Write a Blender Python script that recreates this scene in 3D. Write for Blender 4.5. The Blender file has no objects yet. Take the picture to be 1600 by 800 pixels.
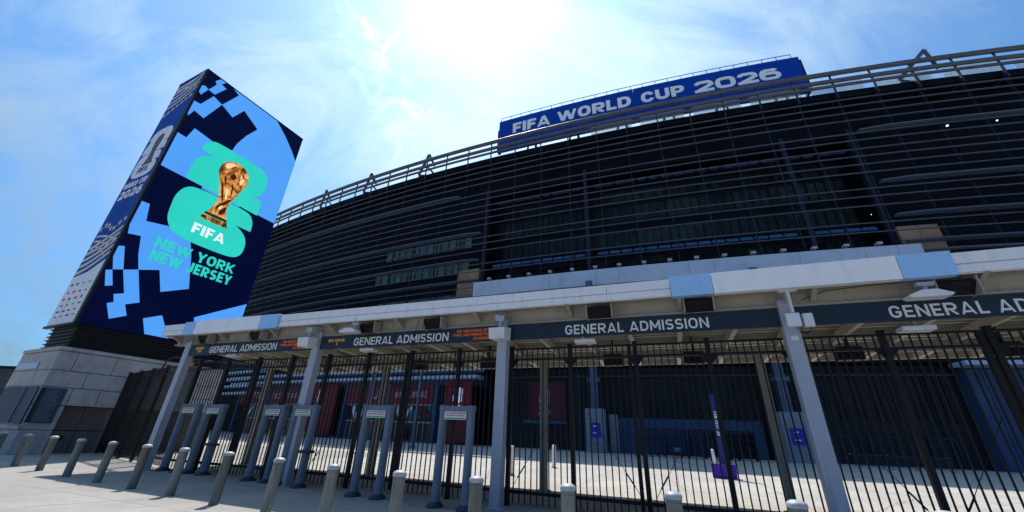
import bpy, bmesh, math, random
from mathutils import Vector, Matrix
random.seed(7)
R = math.radians
scene = bpy.context.scene
col = scene.collection

# ------------------------------------------------------------------ camera
PITCH, ROLL, FPX, CAMH = .434, .039, 600.0, 1.68
cam_d = bpy.data.cameras.new("camera")
cam_d.sensor_width = 36.0
cam_d.lens = FPX / 1600 * 36.0
cam_d.clip_start = .05
cam_d.clip_end = 5000
cam = bpy.data.objects.new("camera", cam_d)
col.objects.link(cam)
cam.matrix_world = Matrix.Translation((0, 0, CAMH)) @ Matrix.Rotation(math.pi / 2 + PITCH, 4, 'X') @ Matrix.Rotation(ROLL, 4, 'Z')
scene.camera = cam

# ------------------------------------------------------------------ light
SUN_AZ, SUN_EL = R(-9.5), R(61.5)
SD = Vector((math.sin(SUN_AZ) * math.cos(SUN_EL), math.cos(SUN_AZ) * math.cos(SUN_EL), math.sin(SUN_EL)))
sun_d = bpy.data.lights.new("sun", 'SUN')
sun_d.energy = 4.9
sun_d.angle = R(.53)
sun_d.color = (1, .955, .89)
sun = bpy.data.objects.new("sun", sun_d)
col.objects.link(sun)
sun.rotation_euler = (-SD).to_track_quat('-Z', 'Y').to_euler()
sun.location = (0, 0, 90)

world = bpy.data.worlds.new("World")
scene.world = world
world.use_nodes = True
nt = world.node_tree
nt.nodes.clear()
def wn(t, **k):
    n = nt.nodes.new(t)
    for a, b in k.items(): setattr(n, a, b)
    return n
def wmath(op, a, b=None, clamp=False):
    n = wn('ShaderNodeMath', operation=op, use_clamp=clamp)
    for i, v in enumerate((a, b)):
        if v is None: continue
        if isinstance(v, (int, float)): n.inputs[i].default_value = v
        else: nt.links.new(v, n.inputs[i])
    return n.outputs[0]
sky = wn('ShaderNodeTexSky', sky_type='NISHITA', sun_disc=False)
sky.sun_elevation = SUN_EL
sky.sun_rotation = SUN_AZ
sky.altitude = 10
sky.air_density = 1.0
sky.dust_density = .8
sky.ozone_density = 1.6
tc = wn('ShaderNodeTexCoord')
mp = wn('ShaderNodeMapping')
mp.inputs['Rotation'].default_value = (.5, .35, .75)
mp.inputs['Scale'].default_value = (1.0, 3.6, 2.2)
nt.links.new(tc.outputs['Generated'], mp.inputs[0])
n1 = wn('ShaderNodeTexNoise')
n1.inputs['Scale'].default_value = 2.6; n1.inputs['Detail'].default_value = 12; n1.inputs['Roughness'].default_value = .62; n1.inputs['Distortion'].default_value = .7
nt.links.new(mp.outputs[0], n1.inputs[0])
n2 = wn('ShaderNodeTexNoise')
n2.inputs['Scale'].default_value = 1.5; n2.inputs['Detail'].default_value = 4
nt.links.new(tc.outputs['Generated'], n2.inputs[0])
dot = wn('ShaderNodeVectorMath', operation='DOT_PRODUCT')
nt.links.new(tc.outputs['Generated'], dot.inputs[0])
dot.inputs[1].default_value = SD
near = wmath('MAXIMUM', dot.outputs['Value'], 0.0)
near6 = wmath('POWER', near, 6.0)
near24 = wmath('POWER', near, 9.0)
near120 = wmath('POWER', near, 190.0)
veil = wmath('SUBTRACT', wmath('ADD', n1.outputs[0], wmath('MULTIPLY', n2.outputs[0], .9)), .74)
veil = wmath('MULTIPLY', veil, 2.6, True)
veil = wmath('ADD', wmath('MULTIPLY', veil, .60), .16)
near25 = wmath('POWER', near, 2.2)
SPOTS = (((-.323, .531, .784), 420), ((-.302, .602, .739), 520), ((-.263, .689, .676), 520), ((-.229, .744, .628), 700))
# a broken streak of thicker cirrus left of the sun
n3 = wn('ShaderNodeTexNoise'); n3.inputs['Scale'].default_value = 17; n3.inputs['Detail'].default_value = 10; n3.inputs['Roughness'].default_value = .62; n3.inputs['Distortion'].default_value = .9
nt.links.new(tc.outputs['Generated'], n3.inputs[0])
spot = None
for c_, k_ in SPOTS:
    d_ = wn('ShaderNodeVectorMath', operation='DOT_PRODUCT'); nt.links.new(tc.outputs['Generated'], d_.inputs[0]); d_.inputs[1].default_value = Vector(c_).normalized()
    p_ = wmath('POWER', wmath('MAXIMUM', d_.outputs['Value'], 0.0), k_)
    spot = p_ if spot is None else wmath('ADD', spot, p_)
wisp = wmath('MULTIPLY', wmath('SUBTRACT', n3.outputs[0], .46), 5.0, True)
veil = wmath('ADD', veil, wmath('MULTIPLY', wmath('MULTIPLY', wisp, spot, True), .75), True)
cloudv = wmath('ADD', wmath('MULTIPLY', near25, 7.6), 3.4)          # thin cirrus, brighter towards the sun
cc = wn('ShaderNodeCombineXYZ')
nt.links.new(wmath('MULTIPLY', cloudv, .78), cc.inputs[0])
nt.links.new(wmath('MULTIPLY', cloudv, 1.0), cc.inputs[1])
nt.links.new(wmath('MULTIPLY', cloudv, 1.18), cc.inputs[2])
mixc = wn('ShaderNodeMix', data_type='RGBA')
nt.links.new(veil, mixc.inputs[0])
tint = wn('ShaderNodeMix', data_type='RGBA', blend_type='MULTIPLY')
tint.inputs[0].default_value = 1.0
tint.inputs[7].default_value = (.74, 1.44, 1.84, 1)
nt.links.new(sky.outputs[0], tint.inputs[6])
nt.links.new(tint.outputs[2], mixc.inputs[6])
nt.links.new(cc.outputs[0], mixc.inputs[7])
aur = wmath('ADD', wmath('MULTIPLY', near24, 2.3), wmath('MULTIPLY', near120, 7.5))
ca = wn('ShaderNodeCombineXYZ')
for i, k in enumerate((1.12, 1.0, .92)): nt.links.new(wmath('MULTIPLY', aur, k), ca.inputs[i])
add = wn('ShaderNodeMix', data_type='RGBA', blend_type='ADD')
add.inputs[0].default_value = 1.0
dimn = [wmath('ADD', wmath('MULTIPLY', near, 1.15 - k_), k_, True) for k_ in (.25, .40, .60)]      # sky away from the sun darkened and blued by choice to deepen the shade
cd = wn('ShaderNodeCombineXYZ')
for i in range(3): nt.links.new(dimn[i], cd.inputs[i])
dm = wn('ShaderNodeMix', data_type='RGBA', blend_type='MULTIPLY'); dm.inputs[0].default_value = 1.0
nt.links.new(mixc.outputs[2], dm.inputs[6]); nt.links.new(cd.outputs[0], dm.inputs[7])
nt.links.new(dm.outputs[2], add.inputs[6])
nt.links.new(ca.outputs[0], add.inputs[7])
bg = wn('ShaderNodeBackground')
bg.inputs[1].default_value = .108
nt.links.new(add.outputs[2], bg.inputs[0])
wo = wn('ShaderNodeOutputWorld')
nt.links.new(bg.outputs[0], wo.inputs[0])

scene.view_settings.view_transform = 'Standard'
scene.view_settings.look = 'None'
scene.view_settings.exposure = 0.0
scene.view_settings.gamma = 1.0
scene.render.engine = 'CYCLES'

# ------------------------------------------------------------------ materials
MATS = {}
def mat(name, c, rough=.6, metal=0.0, var=.12, scale=3.0, bump=0.0, bscale=None, spec=.35, stretch=None, emit=None, estr=1.0):
    if name in MATS: return MATS[name]
    m = bpy.data.materials.new(name)
    m.use_nodes = True
    t = m.node_tree
    b = t.nodes['Principled BSDF']
    b.inputs['Roughness'].default_value = rough
    b.inputs['Metallic'].default_value = metal
    b.inputs['Specular IOR Level'].default_value = spec
    co = t.nodes.new('ShaderNodeTexCoord')
    mpn = t.nodes.new('ShaderNodeMapping')
    if stretch: mpn.inputs['Scale'].default_value = stretch
    t.links.new(co.outputs['Object'], mpn.inputs[0])
    nz = t.nodes.new('ShaderNodeTexNoise')
    nz.inputs['Scale'].default_value = scale
    nz.inputs['Detail'].default_value = 6
    nz.inputs['Roughness'].default_value = .62
    t.links.new(mpn.outputs[0], nz.inputs[0])
    rp = t.nodes.new('ShaderNodeValToRGB')
    rp.color_ramp.elements[0].position = .3
    rp.color_ramp.elements[1].position = .7
    rp.color_ramp.elements[0].color = tuple(max(0, x * (1 - var)) for x in c) + (1,)
    rp.color_ramp.elements[1].color = tuple(min(1, x * (1 + var)) for x in c) + (1,)
    t.links.new(nz.outputs[0], rp.inputs[0])
    if emit:
        b.inputs['Base Color'].default_value = (0.002, .002, .002, 1); b.inputs['Specular IOR Level'].default_value = .1
        t.links.new(rp.outputs[0], b.inputs['Emission Color'])
        b.inputs['Emission Strength'].default_value = estr
    else:
        t.links.new(rp.outputs[0], b.inputs['Base Color'])
    if bump:
        bp = t.nodes.new('ShaderNodeBump')
        bp.inputs['Strength'].default_value = bump
        bp.inputs['Distance'].default_value = .02
        nb = t.nodes.new('ShaderNodeTexNoise')
        nb.inputs['Scale'].default_value = bscale or scale * 8
        nb.inputs['Detail'].default_value = 5
        t.links.new(co.outputs['Object'], nb.inputs[0])
        t.links.new(nb.outputs[0], bp.inputs['Height'])
        t.links.new(bp.outputs[0], b.inputs['Normal'])
    MATS[name] = m
    return m
def glow(name, c, s=1.0, var=.03, scale=1.5):
    m = mat(name, c, rough=.35, emit=True, estr=s, var=var, scale=scale)
    if name.startswith('led_'): led_modules(m)
    return m
def led_modules(m):
    """cabinet seams and small brightness differences between the screen's modules"""
    t = m.node_tree; b = t.nodes['Principled BSDF']; src = b.inputs['Emission Color'].links[0].from_socket
    co = t.nodes.new('ShaderNodeTexCoord')
    d = t.nodes.new('ShaderNodeVectorMath'); d.operation = 'DOT_PRODUCT'; d.inputs[1].default_value = (.4355, .9, 0); t.links.new(co.outputs['Object'], d.inputs[0])
    sp = t.nodes.new('ShaderNodeSeparateXYZ'); t.links.new(co.outputs['Object'], sp.inputs[0])
    cb = t.nodes.new('ShaderNodeCombineXYZ'); t.links.new(d.outputs['Value'], cb.inputs[0]); t.links.new(sp.outputs['Z'], cb.inputs[1])
    br = t.nodes.new('ShaderNodeTexBrick'); br.offset = 0; br.inputs['Scale'].default_value = 1; br.inputs['Brick Width'].default_value = .96; br.inputs['Row Height'].default_value = .96
    br.inputs['Mortar Size'].default_value = .012; br.inputs['Color1'].default_value = (1, 1, 1, 1); br.inputs['Color2'].default_value = (.965, .965, .97, 1); br.inputs['Mortar'].default_value = (.90, .90, .91, 1)
    t.links.new(cb.outputs[0], br.inputs[0])
    x = t.nodes.new('ShaderNodeMix'); x.data_type = 'RGBA'; x.blend_type = 'MULTIPLY'; x.inputs[0].default_value = 1
    t.links.new(src, x.inputs[6]); t.links.new(br.outputs[0], x.inputs[7]); t.links.new(x.outputs[2], b.inputs['Emission Color'])
def streaks(m, lo=.72, sc=(3.0, 3.0, .25), pos=(.52, .74)):
    """rain streaks and grime over a painted surface"""
    t = m.node_tree; b = t.nodes['Principled BSDF']; src = b.inputs['Base Color'].links[0].from_socket
    co = t.nodes.new('ShaderNodeTexCoord'); mp_ = t.nodes.new('ShaderNodeMapping'); mp_.inputs['Scale'].default_value = sc; t.links.new(co.outputs['Object'], mp_.inputs[0])
    oi = t.nodes.new('ShaderNodeObjectInfo'); ad = t.nodes.new('ShaderNodeVectorMath'); ad.operation = 'ADD'; sc_ = t.nodes.new('ShaderNodeMath'); sc_.operation = 'MULTIPLY'; sc_.inputs[1].default_value = 37.0
    t.links.new(oi.outputs['Random'], sc_.inputs[0]); t.links.new(mp_.outputs[0], ad.inputs[0]); t.links.new(sc_.outputs[0], ad.inputs[1])
    n = t.nodes.new('ShaderNodeTexNoise'); n.inputs['Scale'].default_value = 1.6; n.inputs['Detail'].default_value = 8; n.inputs['Roughness'].default_value = .7; t.links.new(ad.outputs[0], n.inputs[0])
    r_ = t.nodes.new('ShaderNodeValToRGB'); r_.color_ramp.elements[0].position = pos[0]; r_.color_ramp.elements[1].position = pos[1]
    r_.color_ramp.elements[0].color = (1, 1, 1, 1); r_.color_ramp.elements[1].color = (lo, lo * .97, lo * .93, 1); t.links.new(n.outputs[0], r_.inputs[0])
    x = t.nodes.new('ShaderNodeMix'); x.data_type = 'RGBA'; x.blend_type = 'MULTIPLY'; x.inputs[0].default_value = 1
    t.links.new(src, x.inputs[6]); t.links.new(r_.outputs[0], x.inputs[7]); t.links.new(x.outputs[2], b.inputs['Base Color'])

def paving_mat(k_=1.0):
    m = bpy.data.materials.new('concrete_paving')
    m.use_nodes = True
    t = m.node_tree; b = t.nodes['Principled BSDF']; b.inputs['Roughness'].default_value = .88; b.inputs['Specular IOR Level'].default_value = .25
    co = t.nodes.new('ShaderNodeTexCoord')
    rot = t.nodes.new('ShaderNodeMapping'); rot.inputs['Rotation'].default_value = (0, 0, R(21.7))
    t.links.new(co.outputs['Object'], rot.inputs[0])
    br = t.nodes.new('ShaderNodeTexBrick')
    br.offset = 0; br.inputs['Scale'].default_value = 1
    br.inputs['Brick Width'].default_value = 3.55; br.inputs['Row Height'].default_value = 3.2
    br.inputs['Mortar Size'].default_value = .011; br.inputs['Mortar Smooth'].default_value = .4
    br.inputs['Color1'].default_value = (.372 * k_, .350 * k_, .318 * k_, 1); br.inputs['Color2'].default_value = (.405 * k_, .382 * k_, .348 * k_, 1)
    br.inputs['Mortar'].default_value = (.15, .14, .13, 1)
    t.links.new(rot.outputs[0], br.inputs[0])
    def nz(sc, de, lo, hi, c0, c1, st=None):
        n = t.nodes.new('ShaderNodeTexNoise'); n.inputs['Scale'].default_value = sc; n.inputs['Detail'].default_value = de; n.inputs['Roughness'].default_value = .65
        if st:
            q = t.nodes.new('ShaderNodeMapping'); q.inputs['Scale'].default_value = st; q.inputs['Rotation'].default_value = (0, 0, .4); t.links.new(co.outputs['Object'], q.inputs[0]); t.links.new(q.outputs[0], n.inputs[0])
        else: t.links.new(co.outputs['Object'], n.inputs[0])
        r_ = t.nodes.new('ShaderNodeValToRGB'); r_.color_ramp.elements[0].position = lo; r_.color_ramp.elements[1].position = hi
        r_.color_ramp.elements[0].color = (c0,) * 3 + (1,); r_.color_ramp.elements[1].color = (c1,) * 3 + (1,)
        t.links.new(n.outputs[0], r_.inputs[0]); return n, r_
    def mul(a, b_):
        x = t.nodes.new('ShaderNodeMix'); x.data_type = 'RGBA'; x.blend_type = 'MULTIPLY'; x.inputs[0].default_value = 1
        t.links.new(a, x.inputs[6]); t.links.new(b_, x.inputs[7]); return x.outputs[2]
    c = br.outputs[0]
    for a in ((.7, 5, .35, .65, .84, 1.06), (6, 8, .3, .7, .9, 1.06), (60, 3, .3, .7, .93, 1.05), (1.2, 6, .58, .70, 1.0, .74, (.35, 2.6, 1)), (.35, 7, .5, .62, 1.0, .86)):
        c = mul(c, nz(*a)[1].outputs[0])
    vo = t.nodes.new('ShaderNodeTexVoronoi'); vo.inputs['Scale'].default_value = 3.2; t.links.new(co.outputs['Object'], vo.inputs[0])      # chewing gum spots
    vr = t.nodes.new('ShaderNodeValToRGB'); vr.color_ramp.interpolation = 'CONSTANT'; vr.color_ramp.elements[0].color = (.55, .55, .56, 1); vr.color_ramp.elements[1].position = .07; vr.color_ramp.elements[1].color = (1, 1, 1, 1)
    t.links.new(vo.outputs['Distance'], vr.inputs[0]); c = mul(c, vr.outputs[0])
    v2 = t.nodes.new('ShaderNodeTexVoronoi'); v2.feature = 'DISTANCE_TO_EDGE'; v2.inputs['Scale'].default_value = .16                        # hairline cracks
    nd = t.nodes.new('ShaderNodeTexNoise'); nd.inputs['Scale'].default_value = 1.4; nd.inputs['Detail'].default_value = 6; t.links.new(co.outputs['Object'], nd.inputs[0])
    vm = t.nodes.new('ShaderNodeMix'); vm.data_type = 'VECTOR'; vm.inputs[0].default_value = .35; t.links.new(co.outputs['Object'], vm.inputs[4]); t.links.new(nd.outputs['Color'], vm.inputs[5]); t.links.new(vm.outputs[1], v2.inputs[0])
    cr = t.nodes.new('ShaderNodeValToRGB'); cr.color_ramp.elements[0].color = (.5, .48, .46, 1); cr.color_ramp.elements[1].position = .004; cr.color_ramp.elements[1].color = (1, 1, 1, 1)
    t.links.new(v2.outputs['Distance'], cr.inputs[0]); c = mul(c, cr.outputs[0])
    t.links.new(c, b.inputs['Base Color'])
    bp = t.nodes.new('ShaderNodeBump'); bp.inputs['Strength'].default_value = .25; bp.inputs['Distance'].default_value = .01
    n = t.nodes.new('ShaderNodeTexNoise'); n.inputs['Scale'].default_value = 90; n.inputs['Detail'].default_value = 4
    t.links.new(co.outputs['Object'], n.inputs[0]); t.links.new(n.outputs[0], bp.inputs['Height']); t.links.new(bp.outputs[0], b.inputs['Normal'])
    return m

M = dict(
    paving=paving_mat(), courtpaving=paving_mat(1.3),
    stone=mat('limestone_block', (.42, .41, .415), .85, var=.16, scale=2.2, bump=.35, bscale=30),
    niche=mat('grey_render_panel', (.13, .12, .115), .8, var=.12, bump=.2),
    joint=mat('dark_joint', (.07, .07, .07), .9),
    black=mat('black_painted_steel', (.006, .006, .008), .5, var=.2, scale=4, spec=.3),
    blacklouver=mat('black_louver', (.008, .008, .011), .55, var=.2, spec=.3),
    postblue=mat('grey_painted_steel', (.42, .46, .54), .45, var=.06, scale=1.5, bump=.05),
    backpost=mat('warm_grey_painted_steel', (.34, .33, .30), .5, var=.08),
    beige=mat('beige_painted_steel', (.38, .35, .29), .55, var=.08, scale=1.2, bump=.05),
    fascia=mat('pale_grey_fascia_metal', (.84, .85, .88), .4, var=.04, scale=.8, stretch=(1, 1, 6)),
    fwhite=mat('white_fascia_panel', (.93, .94, .96), .35, var=.03, scale=.6),
    fblue=mat('sky_blue_fascia_panel', (.36, .62, .95), .35, var=.03, scale=.6),
    deck=mat('corrugated_deck_paint', (.36, .34, .30), .6, var=.1),
    signband=mat('dark_slate_sign_face', (.014, .026, .044), .4, var=.12, spec=.4),
    letter=mat('white_vinyl_letter', (.80, .80, .78), .5, var=.03),
    whitebox=mat('white_equipment_plastic', (.74, .75, .77), .4, var=.04),
    cable=mat('black_rubber_cable', (.015, .015, .015), .5),
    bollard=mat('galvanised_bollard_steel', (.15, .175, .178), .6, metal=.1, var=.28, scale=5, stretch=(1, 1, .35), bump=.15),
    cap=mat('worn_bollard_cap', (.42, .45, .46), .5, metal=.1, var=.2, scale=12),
    detector=mat('blue_grey_detector_plastic', (.17, .215, .285), .5, var=.12),
    detbase=mat('dark_detector_base', (.035, .05, .075), .5),
    label=mat('white_notice_sticker', (.78, .78, .76), .5),
    red=mat('red_print', (.55, .05, .05), .5),
    green=mat('green_print', (.10, .42, .22), .5),
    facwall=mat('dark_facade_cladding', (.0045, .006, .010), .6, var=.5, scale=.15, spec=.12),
    louver=mat('grey_aluminium_louver', (.10, .125, .19), .6, metal=.0, var=.1, scale=.2),
    rail=mat('grey_tube_rail', (.09, .105, .135), .5, metal=.0, var=.1, scale=.2),
    fin=mat('steel_blue_fin', (.08, .12, .19), .45, metal=.1, var=.1, scale=.2),
    mullion=mat('slate_mullion', (.022, .033, .058), .5, metal=.1, var=.1, scale=.2),
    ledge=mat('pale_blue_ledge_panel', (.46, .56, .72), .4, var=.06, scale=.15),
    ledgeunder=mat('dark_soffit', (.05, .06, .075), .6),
    brick=mat('tan_precast_panel', (.36, .26, .18), .8, var=.14, scale=.6, bump=.2),
    window=mat('green_tinted_glass', (.07, .12, .115), .3, var=.3, scale=.25, spec=.6),
    strip=mat('sky_reflection_blue', (.06, .17, .36), .3, var=.2, scale=.3),  # blue of the mirrored sky put into the glass colour
    pillar=mat('blue_grey_concrete_column', (.018, .03, .06), .7, var=.12),
    mesh=mat('perforated_aluminium', (.62, .66, .62), .4, metal=.2, var=.1),
    signblue=mat('royal_blue_sign_face', (.002, .055, .40), .6, spec=.12, var=.05, scale=.1),
    signletter=mat('pale_blue_sign_letter', (.90, .95, .98), .5, var=.03),
    crimson=mat('crimson_graphic', (.20, .008, .022), .5, var=.2, scale=.5),
    crimsondark=mat('dark_crimson_graphic', (.09, .006, .014), .5, var=.2, scale=.5),
    teal=mat('teal_graphic', (.03, .12, .14), .4, var=.4, scale=.5),
    storeglass=mat('shop_window_glass', (.014, .023, .021), .2, var=.7, scale=.4, spec=.3),
    aluframe=mat('pale_door_frame', (.36, .40, .44), .4, metal=.3),
    cwhite=mat('pale_concrete_plinth', (.24, .28, .33), .8, var=.1, scale=.6),
    bluesign=mat('blue_notice_sign', (.02, .04, .42), .4),
    purple=mat('violet_banner_base', (.055, .018, .36), .5, var=.1),
    navyflag=mat('navy_banner_cloth', (.012, .03, .20), .6, var=.1),
    ribbed=mat('dark_ribbed_cladding', (.008, .012, .016), .6, var=.2, scale=.6),
    bluewall=mat('slate_blue_cladding', (.04, .085, .18), .6, var=.2, scale=.6),
    orange=mat('orange_plastic', (.45, .08, .02), .5),
    yellow=mat('yellow_cord', (.55, .38, .02), .6, var=.3, scale=20),
    bannerblue=mat('royal_blue_banner_vinyl', (.004, .06, .36), .6, spec=.12, var=.16, scale=.5, stretch=(1, 1, .15)),
    bannerwhite=mat('pale_banner_vinyl', (.78, .80, .86), .5, var=.04, scale=.4),
    bannergold=mat('sand_banner_print', (.62, .58, .50), .5, var=.04),
    bronze=mat('bronze_print', (.09, .075, .07), .5, var=.5, scale=3),
    board=mat('slate_blue_notice_board', (.035, .06, .095), .6, var=.1),
    boardtext=mat('pale_blue_notice_print', (.13, .18, .25), .5),
    boarddark=mat('dark_notice_header', (.015, .02, .03), .4),
    tree=mat('far_foliage', (.03, .045, .02), .9, var=.5, scale=.5),
    led_navy=glow('led_navy', (.0003, .0016, .028), 1, var=.15, scale=.15),
    led_blue=glow('led_blue', (.085, .36, 1.0), 1, var=.05, scale=.12),
    led_sky=glow('led_light_blue', (.08, .42, 1.0), 1, var=.04),
    led_teal=glow('led_teal', (.028, .66, .56), 1, var=.04, scale=.3),
    led_white=glow('led_white', (.78, .95, .97), 1),
    led_amber=glow('led_amber', (.30, .18, .01), .8),
    led_orange=glow('led_orange', (.42, .09, .012), .8),
    led_green=glow('led_dark_green', (.002, .05, .03), 1),
    led_brown=glow('led_brown', (.05, .012, .003), 1),
    glint=glow('sun_glint_glow', (.9, 1.0, .95), 2),  # emissive white for the sun glints on the facade
    violetlogo=glow('lit_violet_emblem', (.10, .12, .9), .35),
    whitelogo=glow('lit_white_emblem', (.5, .6, 1.0), .6),
)
def pervar(m, lo, hi):
    t = m.node_tree; b = t.nodes['Principled BSDF']; src = b.inputs['Base Color'].links[0].from_socket
    oi = t.nodes.new('ShaderNodeObjectInfo'); mr = t.nodes.new('ShaderNodeMapRange'); mr.inputs[3].default_value = lo; mr.inputs[4].default_value = hi; t.links.new(oi.outputs['Random'], mr.inputs[0])
    x = t.nodes.new('ShaderNodeVectorMath'); x.operation = 'SCALE'; t.links.new(src, x.inputs[0]); t.links.new(mr.outputs[0], x.inputs['Scale']); t.links.new(x.outputs[0], b.inputs['Base Color'])
pervar(M['storeglass'], .2, 1.7); pervar(M['window'], .6, 1.25); pervar(M['bollard'], .8, 1.25)
for k_, lo_, sc_ in (('fascia', .80, (2.5, 2.5, .6)), ('fwhite', .86, (2, 2, .6)), ('fblue', .86, (2, 2, .6)), ('postblue', .72, (4, 4, .35)), ('bollard', .55, (7, 7, 1.2)), ('cap', .6, (20, 20, 20)), ('beige', .74, (2, 2, 1)),
                   ('stone', .66, (1.1, 1.1, .5)), ('ledge', .8, (.5, .5, .3)), ('rail', .7, (.4, .4, .4)), ('louver', .6, (.25, .25, .25)), ('detector', .72, (5, 5, .8)), ('signblue', .8, (.3, .3, .1)), ('brick', .75, (.8, .8, .3)), ('whitebox', .8, (6, 6, 3)), ('bannerwhite', .88, (1, 1, .2))):
    streaks(M[k_], lo_, sc_)
# mottled gold for the cup picture on the screen
g = bpy.data.materials.new('led_gold'); g.use_nodes = True
gt = g.node_tree; gb = gt.nodes['Principled BSDF']
gco = gt.nodes.new('ShaderNodeTexCoord'); gm = gt.nodes.new('ShaderNodeMapping'); gm.inputs['Scale'].default_value = (1, 1, .5); gm.inputs['Rotation'].default_value = (.5, .5, 0)
gn = gt.nodes.new('ShaderNodeTexNoise'); gn.inputs['Scale'].default_value = 1.35; gn.inputs['Detail'].default_value = 3; gn.inputs['Distortion'].default_value = 2.2
gr = gt.nodes.new('ShaderNodeValToRGB'); gr.color_ramp.elements[0].position = .36; gr.color_ramp.elements[1].position = .66
gr.color_ramp.elements[0].color = (.10, .02, .004, 1); gr.color_ramp.elements[1].color = (.95, .55, .20, 1)
e_ = gr.color_ramp.elements.new(.5); e_.color = (.50, .17, .03, 1)
gt.links.new(gco.outputs['Object'], gm.inputs[0]); gt.links.new(gm.outputs[0], gn.inputs[0]); gt.links.new(gn.outputs[0], gr.inputs[0]); gt.links.new(gr.outputs[0], gb.inputs['Emission Color'])
gb.inputs['Emission Strength'].default_value = 1; gb.inputs['Base Color'].default_value = (.002, .002, .002, 1); gb.inputs['Specular IOR Level'].default_value = .1
M['led_pale_gold'] = glow('led_pale_gold', (1.0, .72, .38)); M['led_gold'] = g; led_modules(g)

# ------------------------------------------------------------------ builders
ROOTM = {}
class MB:
    def __init__(s): s.v = []; s.f = []; s.mi = []; s.m = 0; s.sm = []; s.smooth = False
    def add(s, vs, fs):
        k = len(s.v); s.v += [tuple(p) for p in vs]
        for f in fs: s.f.append([k + i for i in f]); s.mi.append(s.m); s.sm.append(s.smooth)
    def hexa(s, fr, a0, a1, b0, b1, c0, c1, n=1):
        """box in the curvilinear frame fr(a,b,c), n steps along a"""
        vs = []
        for i in range(n + 1):
            a = a0 + (a1 - a0) * i / n
            vs += [fr(a, b0, c0), fr(a, b1, c0), fr(a, b1, c1), fr(a, b0, c1)]
        fs = [(0, 1, 2, 3), tuple(4 * n + j for j in (3, 2, 1, 0))]
        for i in range(n):
            for j in range(4):
                k = (j + 1) % 4
                fs.append((4 * i + j, 4 * i + 4 + j, 4 * i + 4 + k, 4 * i + k))
        s.add(vs, fs)
    def tube(s, pts, r, n=8, caps=True, r1=None):
        pts = [Vector(p) for p in pts]; N = len(pts); vs = []; sm = s.smooth
        for i, p in enumerate(pts):
            d = (pts[min(i + 1, N - 1)] - pts[max(i - 1, 0)]).normalized()
            a = d.cross(Vector((0, 0, 1)))
            if a.length < .05: a = d.cross(Vector((1, 0, 0)))
            a.normalize(); b = d.cross(a)
            rr = r if r1 is None else r + (r1 - r) * i / (N - 1)
            for j in range(n):
                t = 2 * math.pi * (j + .5) / n
                vs.append(p + a * rr * math.cos(t) + b * rr * math.sin(t))
        fs = [(i * n + j, i * n + (j + 1) % n, (i + 1) * n + (j + 1) % n, (i + 1) * n + j) for i in range(N - 1) for j in range(n)]
        s.smooth = n > 5
        s.add(vs, fs); s.smooth = sm
        if caps:
            s.add(vs[:n], [tuple(range(n))]); s.add(vs[-n:], [tuple(reversed(range(n)))])
    def beam(s, p, q, w, h, up=(0, 0, 1)):
        p, q = Vector(p), Vector(q); d = (q - p).normalized(); a = d.cross(Vector(up)).normalized(); b = a.cross(d)
        vs = [c + a * x * w / 2 + b * y * h / 2 for c in (p, q) for x, y in ((-1, -1), (1, -1), (1, 1), (-1, 1))]
        s.add(vs, [(0, 1, 2, 3), (7, 6, 5, 4)] + [(j, 4 + j, 4 + (j + 1) % 4, (j + 1) % 4) for j in range(4)])
    def lathe(s, prof, c, n=20, sx=1, sy=1, smooth=True):
        vs = [(c[0] + r * sx * math.cos(2 * math.pi * j / n), c[1] + r * sy * math.sin(2 * math.pi * j / n), c[2] + z) for r, z in prof for j in range(n)]
        fs = [(i * n + j, i * n + (j + 1) % n, (i + 1) * n + (j + 1) % n, (i + 1) * n + j) for i in range(len(prof) - 1) for j in range(n)]
        o = s.smooth; s.smooth = smooth; s.add(vs, fs); s.smooth = o
        s.add(vs[-n:], [tuple(range(n))]); s.add(vs[:n], [tuple(reversed(range(n)))])
    def poly(s, fr, pts, d0, d1):
        """outline pts (a,c) extruded from depth d0 to d1 in frame fr(a,b,c)"""
        n = len(pts)
        vs = [fr(a, d0, c) for a, c in pts] + [fr(a, d1, c) for a, c in pts]
        s.add(vs, [tuple(range(n)), tuple(reversed(range(n, 2 * n)))] + [(i, (i + 1) % n, n + (i + 1) % n, n + i) for i in range(n)])
    def build(s, name, mats, parent=None, bevel=0, kind=None):
        me = bpy.data.meshes.new(name)
        vs = s.v
        if parent is not None and parent.name in ROOTM:
            im = ROOTM[parent.name].inverted(); vs = [im @ Vector(p) for p in vs]
        me.from_pydata([tuple(p) for p in vs], [], s.f)
        ms = mats if isinstance(mats, (list, tuple)) else [mats]
        for m in ms: me.materials.append(M[m])
        for p, i, q in zip(me.polygons, s.mi, s.sm): p.material_index = i; p.use_smooth = q
        bm = bmesh.new(); bm.from_mesh(me)
        bmesh.ops.recalc_face_normals(bm, faces=bm.faces)
        bm.to_mesh(me); bm.free()
        o = bpy.data.objects.new(name, me); col.objects.link(o)
        if parent is not None:
            o.parent = parent
            if parent.name in ROOTM: ROOTM[o.name] = ROOTM[parent.name]
        if bevel:
            md = o.modifiers.new('bevel', 'BEVEL'); md.width = bevel; md.segments = 2; md.limit_method = 'ANGLE'
        if kind: o['kind'] = kind
        return o
def tag(o, label, cat, group=None):
    o['label'] = label; o['category'] = cat
    if group: o['group'] = group
    return o
def root(name, loc, label, cat, group=None, rz=0):
    o = bpy.data.objects.new(name, None); col.objects.link(o)
    o.location = loc; o.rotation_euler = (0, 0, rz); o.empty_display_size = .3
    ROOTM[o.name] = Matrix.Translation(loc) @ Matrix.Rotation(rz, 4, 'Z')
    return tag(o, label, cat, group)
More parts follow.
